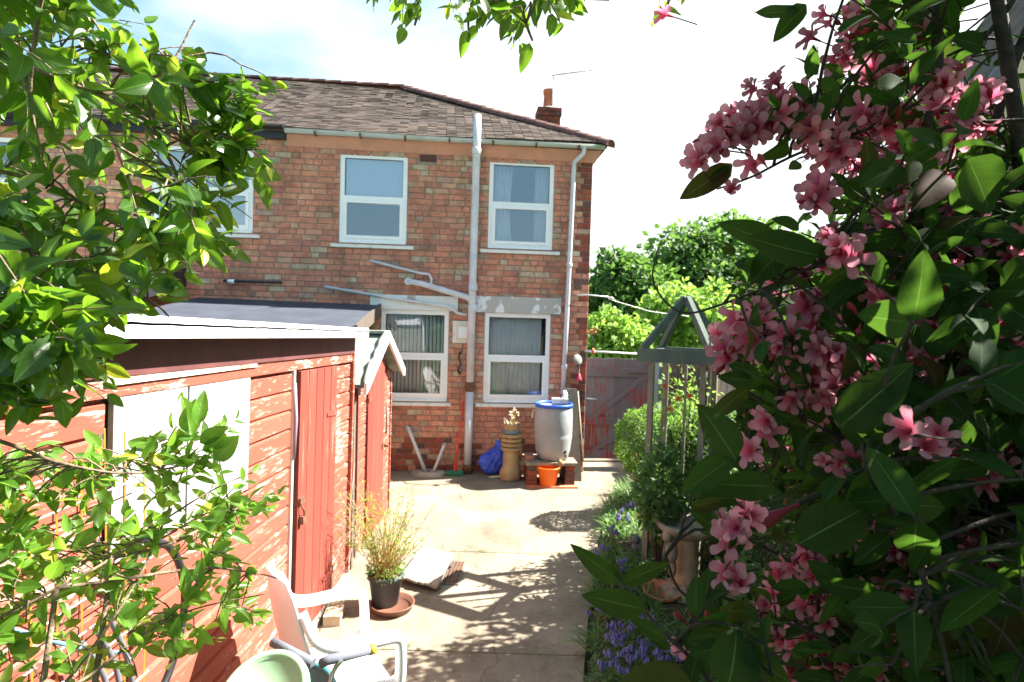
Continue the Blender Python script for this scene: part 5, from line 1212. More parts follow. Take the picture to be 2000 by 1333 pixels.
lim = lambda p: p.x > -1.29
def lim1(p):
    q = proj(p)
    if 415 < q[0] < 508 and 285 < q[1] < 485 and random.random() < .75: return False
    if 120 < q[0] < 400 and 230 < q[1] < 330 and random.random() < .3: return False
    return p.x > -1.29
def dl(lo, hi): return lambda px, py: min(random.uniform(lo, hi), shedY(px) * .9)
random.seed(21)
grow(fol, stems, M1, 200, dl(.75, 1.1), BR1, .060, (2, 3, 3, 4), .034, (.35, .1, -.05), (.15, -.55, .55), limit=lim1)
grow(fol, stems, M1d, 245, dl(.9, 1.5), BR1, .060, (3, 3, 4), .034, (.3, .1, .0), (.15, -.5, .55), limit=lim1, keep=.6)
grow(fol, stems, [(-200, 560), (200, 560), (230, 690), (120, 800), (-200, 830)], 60, dl(.6, .85), BR1[7:], .062, (3, 3, 4), .034, (.3, .1, -.1), (.1, -.6, .45), limit=lim1, keep=.6)
random.seed(23)
for _ in range(2600):
    if _ % 2: p = Vector((random.uniform(-1.3, .3), random.uniform(.2, 1.5), random.uniform(2.9, 3.6)))  # unseen canopy added overhead to shade the upper hedge
    else: p = Vector((random.uniform(-2.4, -.1), random.uniform(-1.5, -.2), random.uniform(.5, 3.3)))  # leaves added behind the camera to keep sky light off the hedge
    if proj(p)[1] > -70 and p.y > .1: continue
    fol.add(p, rv() + Vector((.3, 0, -.2)), UP * .7 + rv(.7), .065 * random.uniform(.7, 1.1), 1)
M2 = [(-250, 800), (60, 870), (150, 820), (210, 880), (290, 860), (350, 760), (400, 770), (470, 780), (490, 850), (440, 900), (560, 945), (560, 990), (480, 1020), (500, 1080), (540, 1120), (545, 1200), (480, 1250), (420, 1260), (300, 1345), (-250, 1450)]
def dens2(px, py): return 1 if px < 120 else .75
grow(fol, stems, [(370, 60), (440, 150), (575, 160), (575, 200), (500, 265), (540, 300), (555, 370), (480, 455), (430, 560), (380, 560), (400, 300)], 34, dl(.9, 1.15), BR1, .068, (2, 3), .034, (.35, .1, -.05), (.15, -.55, .55), limit=lim)
O('twig', jm(stems, hedge), BARK, hedge, kind='stuff')
fol.build(hedge, 300)
sroot = Vector((-1.0, 1.1, 0)); lit_privet = T('sunlit_privet', 'sunlit light green privet branches reaching across the front of the red shed', 'shrub', sroot)
stems = MB(); tr2 = MB()
for b in BR2:
    n = len(b); stems.tube(b, [.0042 - .0030 * i / n for i in range(n)], 7)
    e = b[0]; tr2.tube(bez(sroot + rv(.04) + Vector((0, 0, .04)), Vector((e.x - .05, e.y - .1, e.z * .5)), e, 8), [.014, .013, .012, .010, .009, .008, .007, .006, .005], 7)
O('trunk', jm(tr2, lit_privet), BARK, lit_privet)
fol = Foliage(PT, PRIVET_SUN)
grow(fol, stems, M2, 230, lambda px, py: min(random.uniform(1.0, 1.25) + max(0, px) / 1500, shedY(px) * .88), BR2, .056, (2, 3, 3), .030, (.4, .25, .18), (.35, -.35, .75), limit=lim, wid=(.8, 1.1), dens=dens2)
for (a, b, w_) in (((375, 850), (355, 768), 1), ((385, 830), (400, 760), .8), ((390, 865), (445, 832), 1), ((395, 880), (460, 855), 1), ((380, 860), (335, 842), 1), ((420, 900), (470, 850), 1.2), ((300, 880), (245, 855), 1)):
    p, q = at(*a, 1.3), at(*b, 1.32); fol.add(p, q - p, Vector((.4, -.6, .5)), (q - p).length, w_)
O('twig', jm(stems, lit_privet), BARK, lit_privet, kind='stuff')
fol.build(lit_privet, 300)

# overhanging sprays at the top
def spray_plant(name, label, root, masks, seed, n, brs, tm, m, Ll, gap, extra=None, cat='shrub', depth=(1.0, 1.4)):
    random.seed(seed); t = T(name, label, cat, root); st = MB(); f = Foliage(tm, m)
    for b in brs: st.tube(b, [.005 - .003 * i / len(b) for i in range(len(b))], 6)
    for mk, k in zip(masks, n): grow(f, st, mk, k, lambda x, y: random.uniform(*depth), brs, Ll, (2, 3, 3), gap, (0, 0, -.5), (.1, -.6, .4), keep=.25)
    if extra: extra(f, st)
    O('twig', jm(st, t), BARK, t, kind='stuff'); f.build(t, 300); return t
def ex1(f, st):
    for a, b, w_ in (((912, 60), (900, 112), .9), ((1035, 85), (1016, 143), .75), ((790, 55), (778, 90), 1.2), ((930, 50), (915, 80), 1), ((1100, 45), (1080, 70), .9), ((1120, 5), (1150, 25), .9)):
        p, q = at(*a, 1.2), at(*b, 1.2); f.add(p, q - p, Vector((.2, -.9, .2)), (q - p).length, w_)
spray_plant('overhanging_privet', 'privet sprays hanging into the top of the view above the roof', at(900, -300, 1.2),
    [[(680, -160), (850, -160), (835, 20), (825, 60), (795, 85), (770, 60), (730, 45), (700, 20)], [(850, -160), (1180, -160), (1150, 15), (1110, 60), (1070, 80), (1010, 90), (985, 85), (950, 90), (905, 80), (890, 30), (860, 15)]], 5, (16, 42),
    [brpx([(600, -200, 1.2), (760, -90, 1.2), (815, 0, 1.2), (810, 50, 1.2)]), brpx([(800, -200, 1.2), (950, -60, 1.2), (1100, -10, 1.2), (1190, 0, 1.2)]), brpx([(900, -100, 1.2), (912, 0, 1.2), (915, 60, 1.2)]), brpx([(1000, -100, 1.15), (1020, 20, 1.15), (1040, 80, 1.15)])], PT, PRIVET, .055, .028, ex1)

# ---- weigela with pink flowers on the right
WT = [leaf_tmpl(.50, 8, .35, .7, wave=.4, half=2, twist=.5), leaf_tmpl(.44, 8, .1, -.3, wave=.5, half=2), leaf_tmpl(.50, 8, .22, .25, wave=.25, half=2), leaf_tmpl(.54, 8, .15, .4, wave=.4), leaf_tmpl(.46, 8, .4, .2, twist=.3), leaf_tmpl(.50, 8, .3, .5, twist=-.25, wave=.2), leaf_tmpl(.6, 8, .12, .1, wave=.15)]
FT = [flower_tmpl(1.0, 1), flower_tmpl(.8, 2), flower_tmpl(1.15, 3), flower_tmpl(.6, 4)]
wroot = Vector((1.25, 1.25, 0))
wei = T('weigela_bush', 'tall dark leaved weigela bush covered in pink trumpet flowers filling the right side', 'shrub', wroot)
random.seed(77)
WB = [brpx(p) for p in (
    [(2250, 500, .9), (2000, 595, .85), (1900, 690, .82), (1810, 830, .8), (1700, 900, .8), (1560, 985, .82), (1480, 1000, .85)],
    [(1900, -300, .9), (1835, 0, .85), (1830, 150, .85), (1800, 280, .86), (1760, 400, .9), (1700, 520, .95), (1660, 640, 1.0)],
    [(2100, -100, .95), (1990, 100, .95), (1900, 400, .95), (1850, 600, .98), (1800, 800, 1.0), (1760, 1000, 1.05), (1700, 1400, 1.1)],
    [(1900, -200, .95), (1740, 20, .95), (1680, 130, .95), (1600, 210, .97)],
    [(1800, 420, .9), (1700, 470, .85), (1610, 510, .8), (1500, 560, .8), (1400, 598, .8), (1340, 612, .8), (1300, 590, .8), (1275, 545, .8), (1282, 500, .8), (1288, 478, .8)],
    [(1830, 180, .85), (1700, 250, .85), (1560, 300, .85), (1470, 345, .85), (1400, 370, .86)],
    [(1690, 905, .62), (1760, 1030, .62), (1820, 1180, .62), (1870, 1400, .6)],
    [(1450, 1450, .64), (1370, 1310, .68), (1290, 1230, .72), (1215, 1140, .8), (1205, 1125, .8)],
    [(1300, 1085, .85), (1340, 1165, .85), (1480, 1212, .85), (1620, 1195, .88), (1760, 1100, .9)],
    [(2200, 900, .8), (1950, 900, .85), (1870, 1010, .85), (1800, 1150, .88), (1720, 1300, .9)],
    [(1900, 1000, .9), (1650, 860, .9), (1520, 800, .92), (1400, 730, .95)],
    [(1750, 700, 1.2), (1650, 720, 1.2), (1500, 700, 1.2), (1420, 690, 1.2)], [(1700, 1200, 1.1), (1550, 1100, 1.1), (1450, 1050, 1.1)], [(1980, 0, .9), (1925, 70, .92), (1850, 110, .92)])]
stw = MB()
for i, b in enumerate(WB):
    r0, r1 = (.009, .003) if i in (0, 1, 2, 9) else (.005, .0016); n = len(b); r0, r1 = (.0022, .0009) if i in (4, 8) else ((.003, .0012) if i in (7, 5) else (r0, r1)); stw.tube(b, [r0 + (r1 - r0) * k / n for k in range(n)], 7)
trw = MB()
for k, e in enumerate((WB[0][0], WB[1][0], WB[2][0], WB[9][0], WB[2][-1], WB[7][0], WB[6][-1])): trw.tube(bez(wroot + Vector((.05 * math.cos(k * 1.3), .05 * math.sin(k * 1.3), 0)), Vector((e.x * .5 + wroot.x * .5 + .1, e.y + .05, e.z * .5)), e, 8), [.022, .02, .018, .016, .014, .012, .011, .01, .009], 8)
O('trunk', jm(trw, wei), BARKD, wei)
fw = Foliage(WT, WEIG); ff = Foliage(FT, PETAL, 'flower', 'blossom'); fb = Foliage([bud_tmpl()], BUDM, 'bud', 'bud_cluster')
W1 = [(1480, -300), (1530, 0), (1560, 70), (1535, 140), (1500, 160), (1455, 230), (1370, 265), (1345, 330), (1340, 380), (1390, 375), (1480, 340), (1560, 330), (1610, 280), (1640, 330), (1560, 420), (1560, 450), (1420, 440), (1400, 480), (1440, 560), (1370, 600), (1385, 660), (1340, 740), (1400, 770), (1360, 860), (1330, 960), (1390, 990), (1370, 1060), (1400, 1130), (1300, 1230), (1330, 1450), (2300, 1450), (2300, 230), (2000, 250), (1900, 200), (1850, 200), (1870, 110), (1900, -50), (1900, -300)]
W1d = [(1600, -300), (1640, 60), (1560, 180), (1640, 300), (1640, 420), (1560, 520), (1540, 600), (1480, 700), (1560, 800), (1500, 920), (1560, 1060), (1480, 1250), (1500, 1450), (2300, 1450), (2300, 260), (1900, 240), (1850, 160), (1820, -300)]
hole = lambda px, py: 0.0 if (1840 < px < 1990 and py < 215) else 1.0
limw = lambda p: p.y > .42
grow(fw, stw, W1, 230, lambda x, y: random.uniform(.66, 1.0), WB, .062, (1, 2, 2, 3), .042, (-.45, .1, .05), (-.1, -.55, .5), limit=limw, ang=(.6, 1.0), dens=hole, sr=.0014)
grow(fw, stw, W1d, 520, lambda x, y: random.uniform(.82, 1.35), WB, .066, (2, 2, 3), .042, (-.4, .1, .1), (-.1, -.45, .6), keep=.3, ang=(.6, 1.0), dens=hole, sr=.0014)
grow(fw, stw, W1d, 380, lambda x, y: random.uniform(1.3, 1.9), WB, .075, (2, 3), .05, (-.3, 0, .1), (0, -.4, .7), keep=.3, dens=hole, conn=.2, sr=.0014)
grow(fw, stw, [(1700, 230), (2300, 230), (2300, 1400), (1640, 1400), (1600, 900)], 40, lambda x, y: random.uniform(.58, .72), WB, .070, (1, 2), .045, (-.45, .1, .05), (-.1, -.6, .45), limit=lambda p: p.y > .38, sr=.0014)
# rear mass over the bed, then unseen leaf masses added to shade the bush
random.seed(78)
def mass(fl, n, box, test, L, flower=0):
    k = 0
    while k < n:
        p = Vector([random.uniform(a, b) for a, b in box])
        if not test(p): continue
        k += 1
        if math.sin(p.x * 5.1 + 1) * math.sin(p.y * 4.3) * math.sin(p.z * 4.7 + 2) > .25 and random.random() < .8: continue
        d_ = (rv() + Vector((-.3, -.2, -.1))).normalized(); fl.add(p, d_, UP * .7 + rv(.8), L * random.uniform(.6, 1.15), random.uniform(.85, 1.1))
        if random.random() < flower: ff.add(p, (rv() + Vector((-.3, -.5, .2))).normalized(), rv(), .036, 1)
fm = Foliage([leaf_tmpl(.52, 3, .25, .3, half=1), leaf_tmpl(.48, 3, .4, .5, half=1)], WEIG)
def behind(p):
    q = proj(p); return q[0] > 1490 + 90 * (p.z < 1.2) and p.z < 2.95 - .14 * (p.y - 1)
mass(fm, 13000, ((1.1, 3.0), (1.5, 5.1), (.1, 2.9)), behind, .095, .09)
mass(fm, 21000, ((1.65, 3.0), (2.4, 5.2), (1.2, 2.75)), lambda p: proj(p)[0] > 1440 and not (p.y > 4.6 and p.z > 2.35), .10, .06)
mass(fm, 6500, ((.9, 2.6), (.3, 2.2), (2.3, 3.9)), lambda p: proj(p)[0] > 2040 or proj(p)[1] < -60 or p.y < .45, .085, .02)  # unseen crown added above and right to darken the near leaves
mass(fm, 4500, ((-.1, 2.4), (-1.6, -.25), (.3, 3.6)), lambda p: True, .095, 0)  # added behind the camera to block ambient sky light
mass(fm, 1500, ((.7, 2.2), (.1, 1.4), (.6, 2.4)), lambda p: proj(p)[0] > 2060 or p.y < .3, .085, .02)  # unseen leaves added outside the right edge for deeper shade
# big single leaves seen close
HERO = [((1437, 898), (1368, 786), 1.25, .60), ((1430, 895), (1326, 966), .95, .60), ((1512, 950), (1382, 948), 1.0, .62), ((1212, 1138), (1112, 1064), .75, .8), ((1213, 1136), (1190, 1072), .5, .8), ((1216, 1138), (1305, 1098), .8, .8), ((1262, 1192), (1134, 1160), .95, .74),
        ((1305, 1250), (1228, 1205), .8, .78), ((1310, 1268), (1262, 1240), .8, .78), ((1420, 1345), (1455, 1228), 1.8, .6), ((1560, 1062), (1702, 985), 1.25, .6), ((1640, 835), (1776, 718), 1.1, .6), ((1520, 478), (1402, 432), .9, .78), ((1600, 500), (1450, 470), 1.15, .75), ((1530, 490), (1456, 552), 1.3, .78),
        ((1430, 322), (1326, 398), .95, .8), ((1425, 325), (1370, 380), .8, .8), ((1560, 20), (1470, 35), 1.1, .75), ((1575, 10), (1505, 75), 1.0, .75), ((1890, 310), (1945, 420), 1.7, .62), ((1790, 85), (1722, 62), 1.2, .7), ((1480, 740), (1425, 700), 1.0, .75), ((1470, 745), (1400, 735), 1.1, .75), ((1460, 760), (1380, 825), .8, .8), ((1350, 1333), (1200, 1345), 1.3, .62)]
for a, b, w_, dd in HERO:
    p, q = at(*a, dd), at(*b, dd + .015); fw.add(p, q - p, Vector((-.15, -.85, .35)) + rv(.25), (q - p).length, w_, k=random.choice((0, 1, 4)))
# flowers
CL = [((1405, 265), 45, .86, 5), ((1505, 205), 70, .86, 16), ((1440, 250), 60, .86, 7), ((1570, 235), 60, .88, 9), ((1640, 290), 60, .9, 10), ((1480, 245), 60, .88, 8), ((1365, 310), 25, .86, 3), ((1420, 365), 15, .85, 1),
      ((1590, 370), 40, .85, 5), ((1650, 60), 90, .9, 8), ((1750, 150), 80, .95, 10), ((1850, 170), 50, .9, 6), ((1930, 180), 25, .85, 3), ((1700, 230), 80, .95, 10), ((1870, 230), 60, .9, 10), ((1740, 280), 90, .9, 9), ((1800, 310), 80, .9, 10),
      ((1640, 480), 50, .75, 5), ((1720, 430), 60, .8, 6), ((1460, 640), 55, .85, 12), ((1520, 660), 40, .85, 7), ((1410, 680), 35, .85, 4), ((1570, 600), 60, .9, 8), ((1600, 680), 80, .85, 12), ((1660, 740), 75, .8, 14), ((1580, 740), 50, .85, 8), ((1490, 820), 30, .85, 3), ((1460, 880), 20, .8, 2),
      ((1760, 840), 20, .6, 1), ((1820, 880), 40, .65, 3), ((1820, 620), 90, .95, 14), ((1900, 530), 70, .9, 12), ((1980, 480), 60, .85, 12), ((1880, 380), 60, .95, 7), ((1850, 500), 50, 1.1, 8), ((1960, 620), 60, .85, 9), ((1980, 740), 60, .8, 6), ((1700, 640), 80, .9, 10), ((1740, 560), 60, .95, 7),
      ((1428, 1045), 30, .72, 6), ((1450, 1000), 30, .74, 4), ((1425, 1130), 28, .75, 4), ((1345, 1260), 38, 1.0, 8), ((1480, 1180), 40, .9, 4), ((1560, 1170), 70, 1.1, 8), ((1600, 1130), 50, 1.1, 6), ((1780, 1160), 100, 1.3, 18), ((1880, 1180), 90, 1.3, 16), ((1640, 1260), 90, 1.2, 14), ((1800, 1060), 80, 1.3, 12), ((1900, 1040), 60, 1.3, 8),
      ((1700, 1010), 60, 1.2, 8), ((1560, 1290), 80, 1.0, 8), ((1950, 1100), 60, 1.2, 8), ((1650, 900), 60, .8, 6), ((1940, 900), 70, .9, 6), ((1580, 1080), 60, 1.1, 8), ((1730, 1260), 90, 1.2, 12), ((1880, 1290), 90, 1.2, 10), ((1640, 1040), 60, 1.2, 7), ((1290, 20), 14, 1.0, 1), ((1760, 700), 60, .8, 7), ((1560, 520), 40, 1.0, 3)]
for (cx, cy), sp, dd, n in CL:
    dd = min(dd, .92)
    for i in range(int(n * 1.35 + .5)):
        x, y = random.gauss(cx, sp * .5), random.gauss(cy, sp * .5); d_ = dd + random.uniform(-.05, .08); d_ -= .05; tipp = at(x, y, d_); cen = at(cx + (x - cx) * .3 + 8, cy + (y - cy) * .3 + 10, d_ + .01)
        dv_ = (tipp - cen); dv_ = (dv_.normalized() if dv_.length > 1e-4 else Vector()) + rv(.5) + Vector((-.35, -.45, -.1)); dv_.normalize(); L = random.uniform(.022, .037)
        ff.add(tipp - dv_ * L, dv_, rv(), L, 1)
        if random.random() < .45: dv2 = (dv_ + rv(.8)).normalized(); fb.add(tipp - dv_ * L * .9, dv2, rv(), random.uniform(.022, .034), 1)
        if random.random() < .35: stw.tube(bez(tipp - dv_ * L, tipp - dv_ * (L + .02), tipp - dv_ * (L + .03) + Vector((.02, .01, .0)), 3), .0011, 4, cap=False)
for a, b in (((1350, 1225), (1315, 1195)), ((1358, 1222), (1345, 1180)), ((1375, 1225), (1385, 1185)), ((1680, 620), (1655, 590)), ((1560, 985), (1470, 1030)), ((1500, 330), (1480, 300))):
    p, q = at(*a, .75), at(*b, .75); fb.add(p, q - p, rv(), (q - p).length, 1.2)
O('twig', jm(stw, wei), BARKD, wei, kind='stuff')
fw.build(wei, 300); fm.build(wei, 0); ff.build(wei, 300); fb.build(wei, 120)
def ex2(f, st):
    for a, b, w_ in (((1290, 25), (1272, 52), .9), ((1300, 12), (1330, 35), .8)): p, q = at(*a, 1.1), at(*b, 1.1); f.add(p, q - p, Vector((.2, -.9, .2)), (q - p).length, w_)
spray_plant('hanging_spray', 'small leafy spray with one pink flower hanging at the top right of centre', at(1300, -250, 1.1), [[(1250, -140), (1370, -140), (1350, 5), (1325, 25), (1290, 20), (1262, 8)]], 9, (7,), [brpx([(1320, -230, 1.1), (1310, -60, 1.1), (1305, 10, 1.1)])], WT, PRIVET, .05, .03, ex2)

# ---- background trees
def tree(label, px, py_top, Y, hw_px, m, seed, clumps=60, leaf=.32, per=110, group=None, dark=False):
    random.seed(seed); top = at(px, py_top, Y); x0 = top.x; h = top.z; rx_ = hw_px * Y / FPX; base = Vector((x0, Y, 0))
    t = T('broadleaf_tree', label, 'tree', base, 0, group)
    tr = MB(); tr.tube([(0, 0, 0), (.05, 0, h * .25), (0, .05, h * .5)], [.22, .17, .1], 8)
    f = Foliage([leaf_tmpl(.62, 2, .2, .2, half=1)], m, 'leaf', 'crown'); ch_ = max(h * .78, 1.0); cz = h - ch_ * .5
    for k in range(clumps):
        v = rv(); v.z = v.z * .95; r_ = random.uniform(.55, .92) if k > 6 else .3
        c = Vector((v.x * rx_ * r_, v.y * rx_ * .7 * r_, v.z * ch_ * .5 * r_)); c.z += cz
        if k % 4 == 0: tr.tube([(0, 0, h * .3), tuple(c * .5 + Vector((0, 0, h * .2))), tuple(c)], [.07, .05, .02], 5)
        cr = random.uniform(.16, .30) * (rx_ + ch_ * .5) * .5 + .12
        for _ in range(per):
            w_ = rv(random.uniform(.5, 1.0) * cr); w_.z *= .75; d_ = (w_.normalized() + rv(.8) + Vector((0, 0, -.2))).normalized()
            f.add(base + c + w_, d_, w_.normalized() + rv(.7) + UP * .4, leaf * random.uniform(.6, 1.2), 1)
    O('trunk', tr, BARKD, t); f.build(t, 0); return t
tree('tall dark green tree behind the rose frame, the highest of the group', 1440, 425, 30, 200, TREEL, 1, 110, .42, 120)
tree('dark green tree rising at the far right end of the tree group', 1620, 470, 32, 130, TREEL, 2, 60, .42, 110)
tree('mid green spreading tree between the house corner and the tallest tree', 1232, 482, 27, 105, TREEL, 3, 70, .36, 110)
tree('bright yellow green tree low beside the house corner', 1195, 606, 17, 78, TREEY, 4, 40, .22, 100)
tree('bright lime green tree rising just behind the rose frame', 1345, 540, 19, 105, TREEY, 5, 50, .24, 100)
tree('low green bushy tree filling the gap beyond the garden fence', 1450, 590, 22, 190, TREEL, 6, 50, .3, 90)

# ---- bed planting
def bush(name, label, c, rx_, rz_, m, tm, n, L, seed, cat='shrub', stemm=BARKD, ry=None, shell=(.6, 1.0), single=300, nb=.5):
    random.seed(seed); c = Vector(c); t = T(name, label, cat, (c.x, c.y, .06)); f = Foliage(tm, m); st = MB()
    for k in range(9):
        v = rv(); v.z = abs(v.z); st.tube(bez((0, 0, 0), (v.x * rx_ * .3, v.y * rx_ * .3, (c.z - .06) * .7), (v.x * rx_ * .75, v.y * rx_ * .75, c.z - .06 + v.z * rz_ * .6), 4), [.009, .007, .006, .004, .002], 5)
    for i in range(n):
        v = rv(); r_ = random.uniform(*shell) * (1 + .12 * math.sin(v.x * 7 + seed) * math.cos(v.z * 6)); p = c + Vector((v.x * rx_ * r_, v.y * (ry or rx_) * r_, v.z * rz_ * r_))
        if p.z < .08: continue
        d_ = (v + rv(.9)).normalized(); f.add(p, d_, v * nb + UP * .5 + rv(.5), L * random.uniform(.6, 1.15), random.uniform(.8, 1.1))
    O('stem', st, stemm, t); f.build(t, single); return t
SM = [leaf_tmpl(.45, 3, .3, .3, half=1), leaf_tmpl(.4, 3, .4, .5, half=1)]
BX = [leaf_tmpl(.5, 2, .3, .2, half=1)]
bush('clipped_box', 'dense rounded clipped green bush in front of the gate', at(1256, 862, 6.85), .335, .40, TOPL, BX, 6000, .045, 31, cat='bush', shell=(.8, 1.0), nb=1)
bush('rounded_shrub', 'smaller yellow green rounded bush just right of the clipped bush', at(1335, 835, 7.1), .27, .30, TOPL, BX, 3000, .045, 32, cat='bush', shell=(.7, 1.0), nb=1)
bush('garden_shrub', 'dark leafy shrub filling the bed between clipped bush and bird bath', at(1352, 900, 5.65), .36, .45, SHRUBL, SM, 2300, .085, 33)
bush('garden_shrub', 'dark leafy shrub at the back of the bed nearer the right fence', at(1440, 900, 5.6), .45, .55, SHRUBL, SM, 1300, .085, 34)
bush('climbing_rose', 'pale leaved climbing rose around the green timber frame', at(1340, 790, 5.5), .32, .42, TREEY, SM, 420, .065, 35, cat='rose', shell=(.2, 1.0))
rs = Foliage([flower_tmpl(.7, 8)], mat('red_rose', (.6, .05, .04), .5, trans=.2), 'rose_bloom'); rr_ = bpy.data.objects['climbing_rose']
for x, y in ((1300, 755), (1325, 780), (1345, 775), (1310, 800)): rs.add(at(x, y, 5.15), Vector((-.3, -1, .2)), UP, .05)
rs.build(rr_, 10)
bush('leafy_perennial', 'fresh green perennial at the foot of the timber rose frame', at(1288, 975, 5.1), .20, .22, SHRUBL, SM, 700, .07, 39, cat='plant')
bush('leafy_perennial', 'leafy clump standing in front of the timber frame posts', at(1290, 960, 4.85), .19, .40, SHRUBL, SM, 1300, .075, 40, cat='plant')
bush('leafy_perennial', 'mid green perennial clump behind the bird bath', at(1400, 1010, 5.35), .36, .33, SHRUBL, SM, 900, .08, 36, cat='plant')
bush('leafy_perennial', 'low dark perennial clump under the weigela near the stone planter', at(1500, 1150, 3.9), .35, .30, SHRUBL, SM, 700, .08, 37, cat='plant')
bush('leafy_perennial', 'dark perennial clump along the right fence', at(1640, 960, 4.4), .5, .5, SHRUBL, SM, 900, .09, 38, cat='plant')
def blades(m, c, n, L, w_, az=None, spread=1.0, up=(.5, 1.1)):
    for _ in range(n):
        a = random.uniform(0, 2 * PI) if az is None else random.gauss(az, spread); l = L * random.uniform(.6, 1.2); e = random.uniform(*up); d = Vector((math.cos(a), math.sin(a), 0)); s_ = Vector((-math.sin(a), math.cos(a), 0)) * w_ * random.uniform(.7, 1.2) / 2
        p = Vector(c) + Vector((random.uniform(-.05, .05), random.uniform(-.05, .05), 0)); vs = []; us = []; k = 5; droop = random.uniform(.5, 1.3)
        for i in range(k + 1):
            t = i / k; q = p + d * l * t * math.cos(e) * (1 + .2 * t) + UP * l * (t * math.sin(e) - droop * .5 * t * t); q.z = max(q.z, .012)
            ww = (1 - t ** 2.2) + .04; vs += [q - s_ * ww, q + s_ * ww]
        m.add(vs, [(2 * i, 2 * i + 1, 2 * i + 3, 2 * i + 2) for i in range(k)], True)
random.seed(51)
m = MB()
for i in range(150):
    y = random.uniform(2.2, 7.9); x = edge_x(y) + random.uniform(.05, .55) ** 1.0; blades(m, (x, y, .07), 16, random.uniform(.2, .34), .013, az=PI if random.random() < .5 else None, spread=1.0)
for i in range(130):
    y = random.uniform(2.2, 8.2); x = edge_x(y) + random.uniform(.4, 1.8); blades(m, (x, y, .08), 12, random.uniform(.16, .3), .012)
m2 = m.mesh('strap_leaves'); m2.uv_layers.new(name='UVMap'); O('strap_leaves', m2, STRAP, kind='stuff', label='green strap leaves arching over the path edge')
low = Foliage(SM, SHRUBL, 'leaf', 'ground_leaves')
gc = T('ground_cover', 'low mixed green ground cover over the flower bed', 'ground cover', (1.6, 5, .05))
for i in range(6500):
    y = random.uniform(1.8, 8.6); x = edge_x(y) + .04 + random.uniform(0, 1) ** 1.2 * 1.9; z = .08 + random.uniform(0, .10) + .05 * math.sin(x * 7) * math.cos(y * 5)
    low.add((x, y, z), rv() + UP * .3, UP + rv(.6), random.uniform(.03, .065), 1)
low.build(gc, 0); gc['kind'] = 'stuff'
# bluebells
BPX = [(1172, 1085), (1195, 1040), (1215, 1010), (1180, 1130), (1205, 1110), (1230, 985), (1160, 1195), (1215, 1250), (1245, 1230), (1265, 1265), (1240, 1290), (1275, 1300), (1190, 1310), (1225, 1330), (1300, 1290), (1255, 1340), (1290, 955), (1215, 1275)]
for x, y in BPX:
    g = gnd(x, y + 30, .06); bbx = T('bluebell_clump', ('violet blue bluebells in the nearest patch at the bottom of the flower bed' if y > 1220 else 'violet blue bluebells at the path edge beside the large leaf spray' if y > 1060 else 'few bluebells flowering at the path edge before the clipped bush'), 'bluebells', g, 0, 'bluebells along the path edge'); ms_ = MB(); mf_ = MB()
    for k in range(8):
        e = Vector((random.uniform(-.09, .09), random.uniform(-.09, .09), random.uniform(.14, .24))); tip_ = e + Vector((random.uniform(-.03, .03), 0, -.01)); pts = bez((e.x * .3, e.y * .3, 0), (e.x * .6, e.y * .6, e.z * .9), tip_, 4); ms_.tube(pts, .0018, 4, cap=False)
        for j in range(7):
            q = pts[-1].lerp(pts[-2], j * .22) + Vector((random.uniform(-.013, .013), random.uniform(-.013, .013), 0)); mf_.lathe([(.002, .012), (.006, .006), (.0065, -.004), (.010, -.012)], 5, q, cap=False)
    O('stem', ms_, STEMG, bbx); O('flowers', mf_, BLUEF, bbx)
# tall arching grass by the clipped bush
g = gnd(1240, 985, .06); tg = T('arching_sedge', 'tall arching sedge with drooping tan seed heads beside the clipped bush', 'grass', g)
m = MB(); mh = MB()
blades(m, (0, 0, 0), 70, .55, .012, up=(.8, 1.4)); 
for k in range(12):
    a = random.uniform(0, 2 * PI); d = Vector((math.cos(a), math.sin(a), 0)) * random.uniform(.12, .3); pts = bez((0, 0, 0), d * .3 + UP * .55, d + UP * random.uniform(.42, .6), 6); mh.tube(pts, .003, 4, cap=False); e = pts[-1]; mh.tube([e, e + d * .1 - UP * .1], [.008, .003], 5); e = pts[-2]; mh.tube([e, e + d * .08 - UP * .09], [.008, .003], 5)
me = m.mesh('blade'); me.uv_layers.new(name='UVMap'); O('blade', me, STRAP, tg); O('seed_head', mh, STEMY, tg)
# shrub in the pot
random.seed(63); psr = T('potted_shrub', 'wispy yellow green shrub of thin canes growing in the dark pot', 'shrub', pot.location + Vector((0, 0, .21)))
st = MB(); f = Foliage([leaf_tmpl(.22, 2, .3, .2, half=1)], BAMB, 'leaf', 'foliage'); c = psr.location
for k in range(110):
    left = k < 38; px_ = random.gauss(700, 22) if left else random.gauss(790, 38); py_ = random.uniform(930, 1060) if left else random.uniform(945, 1080)
    tip_ = at(px_, py_, 4.5 + random.uniform(-.2, .2)); s0 = c + Vector((random.uniform(-.07, .07), random.uniform(-.07, .07), 0)); mid = s0.lerp(tip_, .5) + Vector((random.uniform(-.03, .03), 0, .05)); pts = bez(s0, mid, tip_, 6)
    st.tube(pts, [.0032, .003, .0027, .0024, .002, .0016, .001], 4, cap=False)
    for j in range(16 if left else 8):
        t = random.uniform(.35, 1) if left else random.uniform(.55, 1); p = pts[min(5, int(t * 6))].lerp(pts[min(6, int(t * 6) + 1)], random.random()); d = (rv() + (tip_ - s0).normalized() * .5).normalized(); f.add(p, d, rv(), random.uniform(.025, .05), 1)
for j in range(420):
    v = rv(); f.add(c + Vector((v.x * .13, v.y * .13, random.uniform(0, .12))), v, rv(), random.uniform(.02, .035), 2)
O('cane', jm(st, psr), STEMY, psr, kind='stuff'); f.build(psr, 300)
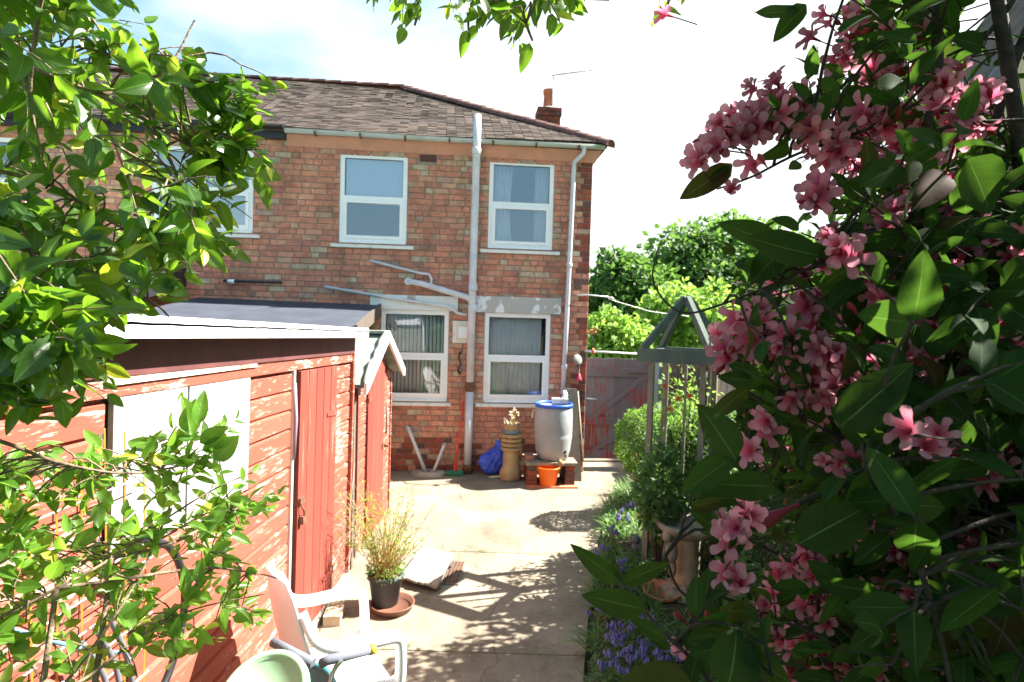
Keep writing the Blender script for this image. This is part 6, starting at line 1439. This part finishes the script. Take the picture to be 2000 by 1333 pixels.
# creeper stems on the shed corner
random.seed(71); cr_ = T('dry_creeper', 'thin dry creeper stems climbing the corner of the large red shed', 'creeper', (SX + .06, 4.7, 0)); m = MB()
for k in range(26):
    z0 = random.uniform(.05, .9); y0 = random.uniform(-.15, .3); m.tube([(random.uniform(0, .03), y0, z0), (.05, y0 - random.uniform(-.1, .2), z0 + random.uniform(.05, .2)), (.02, y0 - random.uniform(-.15, .3), z0 + random.uniform(.1, .35))], .0022, 4, cap=False)
O('stem', m, PALEW, cr_)

# fallen leaves and petals, tufts of weed in the joints and along the walls
random.seed(91); lit = Foliage([leaf_tmpl(.5, 2, .5, .6, half=1)], mat('dry_leaf', (.16, .09, .04), .9, col2=(.3, .2, .08), vscale=20), 'dry_leaf', 'leaf_litter')
lr = T('leaf_litter', 'scattered dry leaves and grit lying on the concrete yard', 'leaves', (0, 5, .004)); lr['kind'] = 'stuff'
for i in range(420):
    if i % 3 == 0: y = random.uniform(2.6, 8); x = edge_x(y) - abs(random.gauss(0, .10))
    elif i % 3 == 1: y = random.uniform(7.6, 8.4); x = random.uniform(-1.3, 1.0); y = 8.55 + x * .09 - abs(random.gauss(0, .08))
    else: y = random.uniform(3, 8.2); x = random.uniform(-1.3, edge_x(y))
    lit.add((x, y, .006), Vector((random.uniform(-1, 1), random.uniform(-1, 1), .05)), UP + rv(.3), random.uniform(.008, .028), 1)
lit.build(lr, 0)
wd = T('joint_weeds', 'small green weed tufts growing in the concrete joints and along walls', 'weeds', (0, 5, 0)); wd['kind'] = 'stuff'
m = MB()
for i in range(60):
    k = i % 4
    if k == 0: p = (random.uniform(-1.3, edge_x(5.62)), 5.625)
    elif k == 1: p = (random.uniform(-1.3, .5), 3.905)
    elif k == 2: p = (-1.38 + random.uniform(0, .03), random.uniform(3.5, 7.2))
    else: x = random.uniform(-1.3, 1.0); p = (x, 8.66 + x * .09)
    blades(m, (p[0], p[1] - 5, 0), random.randint(3, 8), random.uniform(.03, .08), .005)
me = m.mesh('weed_tuft'); me.uv_layers.new(name='UVMap'); O('weed_tuft', me, STRAP, wd, kind='stuff')
